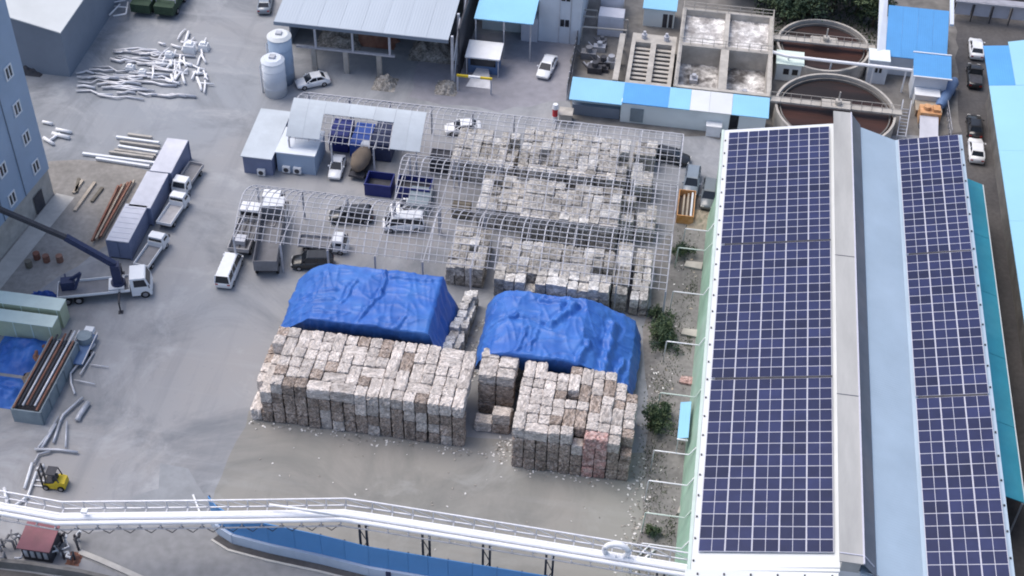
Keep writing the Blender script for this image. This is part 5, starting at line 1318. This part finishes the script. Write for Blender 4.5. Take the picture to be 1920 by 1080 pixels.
nr_ = []
for i, a in enumerate(pts):
    d = (pts[min(i+1,len(pts)-1)]-pts[max(i-1,0)]); nr_.append(Vector((d.y,-d.x,0)).normalized())
i0 = 1
m = MB(); m.poly([tuple(p+n_*.2+Vector((0,0,.03))) for p, n_ in zip(pts[i0:],nr_[i0:])] + [tuple(p+n_*.95+Vector((0,0,.03))) for p, n_ in reversed(list(zip(pts[i0:],nr_[i0:])))]); struct('gutter_strip', m, 'asphalt')
m = MB(); kp = [p+n_*1.06+Vector((0,0,.07)) for p, n_ in zip(pts[i0:],nr_[i0:])]
for a, b in zip(kp, kp[1:]): m.bar(a, b, .2, .14)
struct('kerb', m, 'kerb')
# ---------------------------------------------------------------- white pipe rack across the front
ZP = 6.4
rp = [P(-90,945,ZP), P(0,965,ZP), P(105,984,ZP), P(380,981,ZP), P(640,977,ZP), P(690,984,ZP), P(1000,1034,ZP), P(1290,1082,ZP), P(1420,1104,ZP)]
t = thing('pipe_rack', 'thick white pipes on a grey lattice bridge across the yard entrance', 'pipe rack', (rp[3].x, rp[3].y, 0))
back = Vector((0,1,0))
for k,(off,r_) in enumerate(((0,.20),(.54,.25),(1.0,.14))):
    mb = MB(); mb.tube([p+back*off+Vector((0,0,r_)) for p in rp], r_, 10); part('pipe', mb, 'white_pipe', t, True, True)
def along(pts, step):
    out = []
    for a, b in zip(pts, pts[1:]):
        n = max(1, int((b-a).length/step)); out += [a.lerp(b,k/n) for k in range(n)]
    return out+[pts[-1]]
st = along(rp, 1.6)
for dz, off in ((.9,1.75),(-.05,1.75),(-.35,-.25)):
    mb = MB()
    for a, b in zip(rp, rp[1:]): mb.bar(a+back*off+Vector((0,0,dz)), b+back*off+Vector((0,0,dz)), .1, .1)
    part('chord', mb, 'galv_light', t, world=True)
for a, b in zip(st, st[1:]):
    mb = MB(); mb.bar(a+back*1.75, a+back*1.75+Vector((0,0,.9)), .07, .07); part('rail_post', mb, 'galv_light', t, world=True)
    mb = MB(); mb.bar(a+back*1.75+Vector((0,0,.85)), b+back*1.75, .05, .05); part('lattice_bar', mb, 'galv_light', t, world=True)
    mb = MB(); mb.bar(a+back*-.3+Vector((0,0,-.1)), a+back*1.75+Vector((0,0,-.1)), .1, .12); part('cross_beam', mb, 'galv', t, world=True)
for px_ in (-60,675,795,910,1030,1240):
    py_ = 984+(px_-690)*.164 if px_ > 640 else 950
    p = P(px_,py_,ZP)+back*.7
    for dx in (-.3,.3):
        mb = MB(); mb.box(p.x+dx-.09,p.x+dx+.09,p.y-.1,p.y+.1,0,ZP-.18); part('support_post', mb, 'dark_steel', t, world=True)
    mb = MB(); mb.bar((p.x-.3,p.y,1.5),(p.x+.3,p.y,3.0),.06,.06); mb.bar((p.x+.3,p.y,3.0),(p.x-.3,p.y,4.6),.06,.06); part('support_brace', mb, 'dark_steel', t, world=True)
# truss depth below the pipes over the entrance
for a, b in zip(st, st[1:]):
    if rp[2].x-1 < a.x < rp[4].x:
        mb = MB(); mb.bar(a+Vector((0,-.2,-.1)), (a+b)/2+Vector((0,-.2,-1.0)), .05, .05); mb.bar((a+b)/2+Vector((0,-.2,-1.0)), b+Vector((0,-.2,-.1)), .05, .05); part('truss_bar', mb, 'dark_steel', t, world=True)
# expansion loop
c = P(1155,1040,ZP+1.0); mb = MB(); N_ = 24
mb.tube([c+Vector((1.0*math.cos(2*math.pi*k/N_), .35, .95*math.sin(2*math.pi*k/N_))) for k in range(N_+1)], .24, 10, caps=False); part('expansion_loop', mb, 'white_pipe', t, True, True)
for dx in (-.3,.35,1.1):
    mb = MB(); mb.bar(P(1160,1055,ZP)+Vector((dx,-.1,-.9)), P(1160,1055,ZP)+Vector((dx,.2,.7)), .12, .12); part('loop_hanger', mb, 'white_pipe', t, world=True)
p = P(158,958,ZP+1); part('lamp', MB().box(p.x-.25,p.x+.25,p.y-.2,p.y+.2,p.z-.15,p.z+.1), 'white_paint', t, world=True)
# bundles of white conduit hanging on the rack
for k in range(5):
    a, b = P(505+k*14,946+k*2,ZP+1.1), P(600+k*14,962+k*2,ZP+.95)
    mb = MB(); mb.tube([a,a.lerp(b,.5)+Vector((0,0,.1)),b], .11, 6); part('conduit', mb, 'white_pipe', t, True, True)
a, b = P(1205,1050,.2), P(1228,1030,.2); mb = MB(); mb.tube([a,b],.1,7); solo('loose_pipe', mb, 'white_pipe', 'short white pipe lying on the lane under the pipe rack', 'pipe', 'loose pipes on the lane', True)
a, b = P(1195,1045,.2), P(1218,1022,.2); mb = MB(); mb.tube([a,b],.08,7); solo('loose_pipe', mb, 'white_pipe', 'short white pipe lying on the lane under the pipe rack', 'pipe', 'loose pipes on the lane', True)
a, b = P(362,928,.15), P(375,962,.15); mb = MB(); mb.bar(a,b,.16,.16); solo('barrier_rail', mb, 'white_paint', 'white rail lying at the entrance beside the blue fence end', 'rail')

# ---------------------------------------------------------------- red-roofed machine house at the entrance
p = P(72,1052)
t = thing('machine_house', 'small machine house with dull red roof and grey pipework below the pipe rack', 'hut', (p.x,p.y,0))
part('wall', MB().box(-1.3,1.3,0,2.2,0,1.9), 'dark_steel', t); mb = MB(); mb.slab([(-1.5,-.25,1.95),(1.5,-.25,1.95),(1.5,2.4,2.3),(-1.5,2.4,2.3)],.12); part('roof', mb, 'pink_roof', t)
for k in range(4): part('vent', MB().box(-1.1+k*.6,-.75+k*.6,-.06,0,.5,1.4), 'galv', t)
rdp = random.Random(9)
for k in range(26):
    x, y = (rdp.uniform(-5,62), rdp.uniform(1000,1038)) if k % 2 else (rdp.uniform(102,150), rdp.uniform(1000,1046))
    a = P(x,y,rdp.uniform(.3,1.5)); d = Vector((rdp.uniform(-.6,.6),rdp.uniform(-.5,.5),rdp.uniform(-.2,.7))).normalized()*rdp.uniform(.6,1.5)
    if a.z+d.z < .1: d.z = .2
    mb = MB(); mb.tube([a,a+d*.6,a+d*.6+Vector((d.y,-d.x,.1))*.5], rdp.uniform(.06,.13), 7); mb.box(a.x-.08,a.x+.08,a.y-.08,a.y+.08,0,a.z+.05)
    kk = k % 4
    solo('pipe_fitting', mb, ('white_paint','galv','dark_steel','bed_grey')[kk], ('white','pale galvanised','black','dull grey')[kk]+' pipe fitting standing around the red-roofed machine house', 'pipe', 'pipework at the machine house', True)
a, b = P(128,1050), P(150,1050); mb = heap(P(140,1048).x,P(140,1048).y,.6,.7,.8,7.7); solo('scrap_heap', mb, 'rust', 'dark red scrap heap at the end of the retaining wall', 'scrap', smooth=True)
wp = [P(-60,1040,1.0),P(60,1052,1.0),P(150,1066,1.0),P(232,1085,1.0)]
mb = MB()
for a, b in zip(wp, wp[1:]): mb.bar((a.x,a.y-.2,.5),(b.x,b.y-.2,.5),.35,1.0)
solo('retaining_wall', mb, 'concrete_dark', 'low concrete retaining wall in front of the red-roofed machine house', 'wall')
sheet('drain', [(-62,60),(wp[-1].x+4,wp[-1].y-5),(wp[-1].x,wp[-1].y-.6),(wp[2].x,wp[2].y-.6),(wp[1].x,wp[1].y-.6),(-62,wp[0].y-.6)], .016, 'asphalt', jit=.05)

# ---------------------------------------------------------------- plants
def leaves(mb, c, rx, ry, rz_, n, size, rd_, m_=3):
    cl = [(Vector((rd_.gauss(0,.45),rd_.gauss(0,.45),rd_.gauss(.1,.4))), rd_.uniform(.25,.5), rd_.randrange(m_)) for _ in range(max(6,n//90))]
    for _ in range(n):
        o_, s_, mi = rd_.choice(cl)
        v = o_+Vector((rd_.gauss(0,1),rd_.gauss(0,1),rd_.gauss(0,1)))*s_*.5
        p = Vector((c[0]+v.x*rx,c[1]+v.y*ry,max(.05,c[2]+v.z*rz_)))
        a = Vector((rd_.uniform(-1,1),rd_.uniform(-1,1),rd_.uniform(-.4,.6))).normalized()*size*rd_.uniform(.6,1.3)
        b = a.cross(Vector((rd_.uniform(-1,1),rd_.uniform(-1,1),rd_.uniform(-1,1)))).normalized()*size*.6
        mb.add([p-a,p-b*.6,p+a,p+b], [(0,1,2,3)], mi if rd_.random() < .8 else rd_.randrange(m_))
LM = ['leaf','leaf_dark','leaf_light']
rl = random.Random(21)
def bush(px_, r_, h, lab, n=1400):
    p = P(*px_); t = thing('bush', lab, 'bush', (p.x,p.y,0), 0, 'bushes on the lane')
    mb = MB(); leaves(mb,(0,0,h*.45),r_,r_*1.3,h*.6,n,.14,rl); part('foliage', mb, LM, t)
    mb = MB()
    for k in range(5): mb.tube([(0,0,0),(rl.uniform(-.3,.3)*r_,rl.uniform(-.3,.3)*r_,h*.5)],.03,5)
    part('stem', mb, 'bark', t)
bush((1242,640),1.5,2.4,'straggling dark green bush between the right tarpaulin and the lane',2600)
bush((1232,600),1.0,1.6,'small green bush at the corner of the steel frame',1300)
bush((1228,800),1.3,2.6,'thin dark bush on the lane beside the stepped bale stack',1800)
bush((1240,775),1.0,1.6,'low green bush beside the thin dark one on the lane',900)
bush((1278,475),1.0,1.5,'green bush at the right end of the bare steel frame',900)
bush((1222,1000),.7,1.0,'scrubby weed bush near the pipe rack end of the lane',500)
def tree(px_, h, r_, lab, n=3600):
    p = P(*px_); t = thing('tree', lab, 'tree', (p.x,p.y,0), 0, 'trees behind the clarifiers')
    mb = MB(); mb.tube([(0,0,0),(.1,.05,h*.3),(.05,.1,h*.6)],[.28,.2,.1],8); part('trunk', mb, 'bark', t, True)
    mb = MB()
    for k in range(7):
        a = rl.uniform(0,6.28); z_ = h*rl.uniform(.25,.5); mb.tube([(.05,.05,z_),(math.cos(a)*r_*.4,math.sin(a)*r_*.4,z_+h*.2),(math.cos(a)*r_*.75,math.sin(a)*r_*.75,z_+h*.3)],[.1,.06,.02],5)
    part('limb', mb, 'bark', t)
    mb = MB(); leaves(mb,(0,0,h*.68),r_,r_,h*.38,n,.24,rl); part('crown', mb, LM, t)
for (px_,h,r_,lab) in (((1470,38),5,3.4,'dark green tree nearest the foam basin'),((1515,30),6,3.6,'dark tree between the basin and the smaller clarifier'),((1560,22),6.5,3.8,'tall dark tree right behind the smaller clarifier'),
                       ((1605,26),5.5,3.4,'green tree beside the broad blue roof'),((1635,50),3.5,2.2,'small light tree between blue roof and clarifier'),((1390,-12),5,3.4,'tree behind the foam basin wall'),((1450,5),5.5,3.4,'tree at the back corner of the foam basin'),((1500,-20),6,4,'tree in the dark row beyond the small clarifier'),((1570,-22),6,4,'far tree in the dark row behind the tall one'),((1810,5),5,3,'dark tree beside the parking canopy')):
    tree(px_,h,r_,lab)
m = MB(); rg = random.Random(2)
ga, gb = P(1455,70), P(1640,-30)
for _ in range(5200):
    x = rg.uniform(ga.x-3,gb.x+1); y = rg.uniform(ga.y-2,gb.y+8)
    if (x-18)**2+(y-157.8)**2 < 6.4**2 or y < 158: continue
    h = rg.uniform(.2,.6); a = rg.uniform(0,6.28); c_, s_ = math.cos(a)*.12, math.sin(a)*.12
    m.add([(x-c_,y-s_,0),(x+c_,y+s_,0),(x+c_*.2+rg.uniform(-.2,.2),y+rg.uniform(-.2,.2),h)], [(0,1,2)], rg.randrange(3))
tag(link('undergrowth', m.mesh('undergrowth', LM)), 'dark green undergrowth around the trees behind the clarifiers', 'undergrowth', kind='stuff')
m = MB(); rg = random.Random(12)
for _ in range(2600):
    cx_, cy_, sp_ = rg.choice(((2.6,99,1.0),(2.2,96,.9),(2.0,89,.8),(2.6,84,.9),(4.6,112,.5),(4.7,104,.4),(3.0,118,.9),(4.5,92,.45),(4.4,80,.5),(2.0,76,.8),(3.2,107,.8)))
    x, y = rg.gauss(cx_,sp_), rg.gauss(cy_,sp_*2.2)
    if x > 4.9 or x < .6 or (x < 2 and y > 105): continue
    h = rg.uniform(.08,.35); a = rg.uniform(0,6.28); c_, s_ = math.cos(a)*.05, math.sin(a)*.05
    m.add([(x-c_,y-s_,.01),(x+c_,y+s_,.01),(x+rg.uniform(-.15,.15),y+rg.uniform(-.15,.15),h)], [(0,1,2)], rg.randrange(3))
tag(link('weeds', m.mesh('weeds', ['leaf','leaf_light','leaf_light'])), 'low scattered weeds along the dirty lane beside the green wall', 'weeds', kind='stuff')
m = MB()
for _ in range(150):
    x, y = rg.uniform(1.2,4.8), rg.uniform(73,121)
    if x < 2.4 and y > 105: continue
    s_ = rg.uniform(.05,.28)*rg.random()+.04; a = rg.uniform(0,6.28); c_, q_ = math.cos(a)*s_, math.sin(a)*s_
    m.add([(x-c_,y-q_,.02),(x+q_*.6,y-c_*.6,.05),(x+c_,y+q_,.03+s_*.3),(x-q_*.6,y+c_*.6,.06)], [(0,1,2,3)], rg.choice((0,1,1,2)))
tag(link('debris', m.mesh('debris', ['litter','bale_dull','wood'])), 'broken boards and scraps strewn over the dirty lane', 'debris', kind='stuff')
# ---------------------------------------------------------------- litter of paper scraps
m = MB(); rg = random.Random(4)
def scrap(x, y, s_):
    a = rg.uniform(0,6.28); c_, q_ = math.cos(a)*s_, math.sin(a)*s_
    m.add([(x-c_,y-q_,.03),(x+q_*.7,y-c_*.7,.06),(x+c_,y+q_,.03+s_*.5),(x-q_*.7,y+c_*.7,.08)], [(0,1,2,3)], rg.randrange(2))
for _ in range(260):
    x = rg.uniform(-37,1); scrap(x, 86.2-abs(rg.gauss(0,.5))-(1.2 if x > -11.2 else 0), rg.uniform(.04,.17))
for _ in range(60): scrap(rg.uniform(-36,2), rg.uniform(74,86), rg.uniform(.04,.14))
for _ in range(70): scrap(rg.gauss(-11.6,.7), rg.gauss(87,.8), rg.uniform(.05,.2))
for _ in range(160): scrap(rg.gauss(1.2,.7), rg.uniform(74,88), rg.uniform(.05,.2))
for _ in range(120): scrap(rg.gauss(-16.9,.5), rg.uniform(94.5,104), rg.uniform(.05,.2))
for _ in range(60): scrap(rg.gauss(1.6,.5), rg.uniform(90,100), rg.uniform(.05,.18))
tag(link('paper_litter', m.mesh('paper_litter', ['litter','bale_dull'])), 'white paper scraps strewn around the bale stacks', 'litter', kind='stuff')
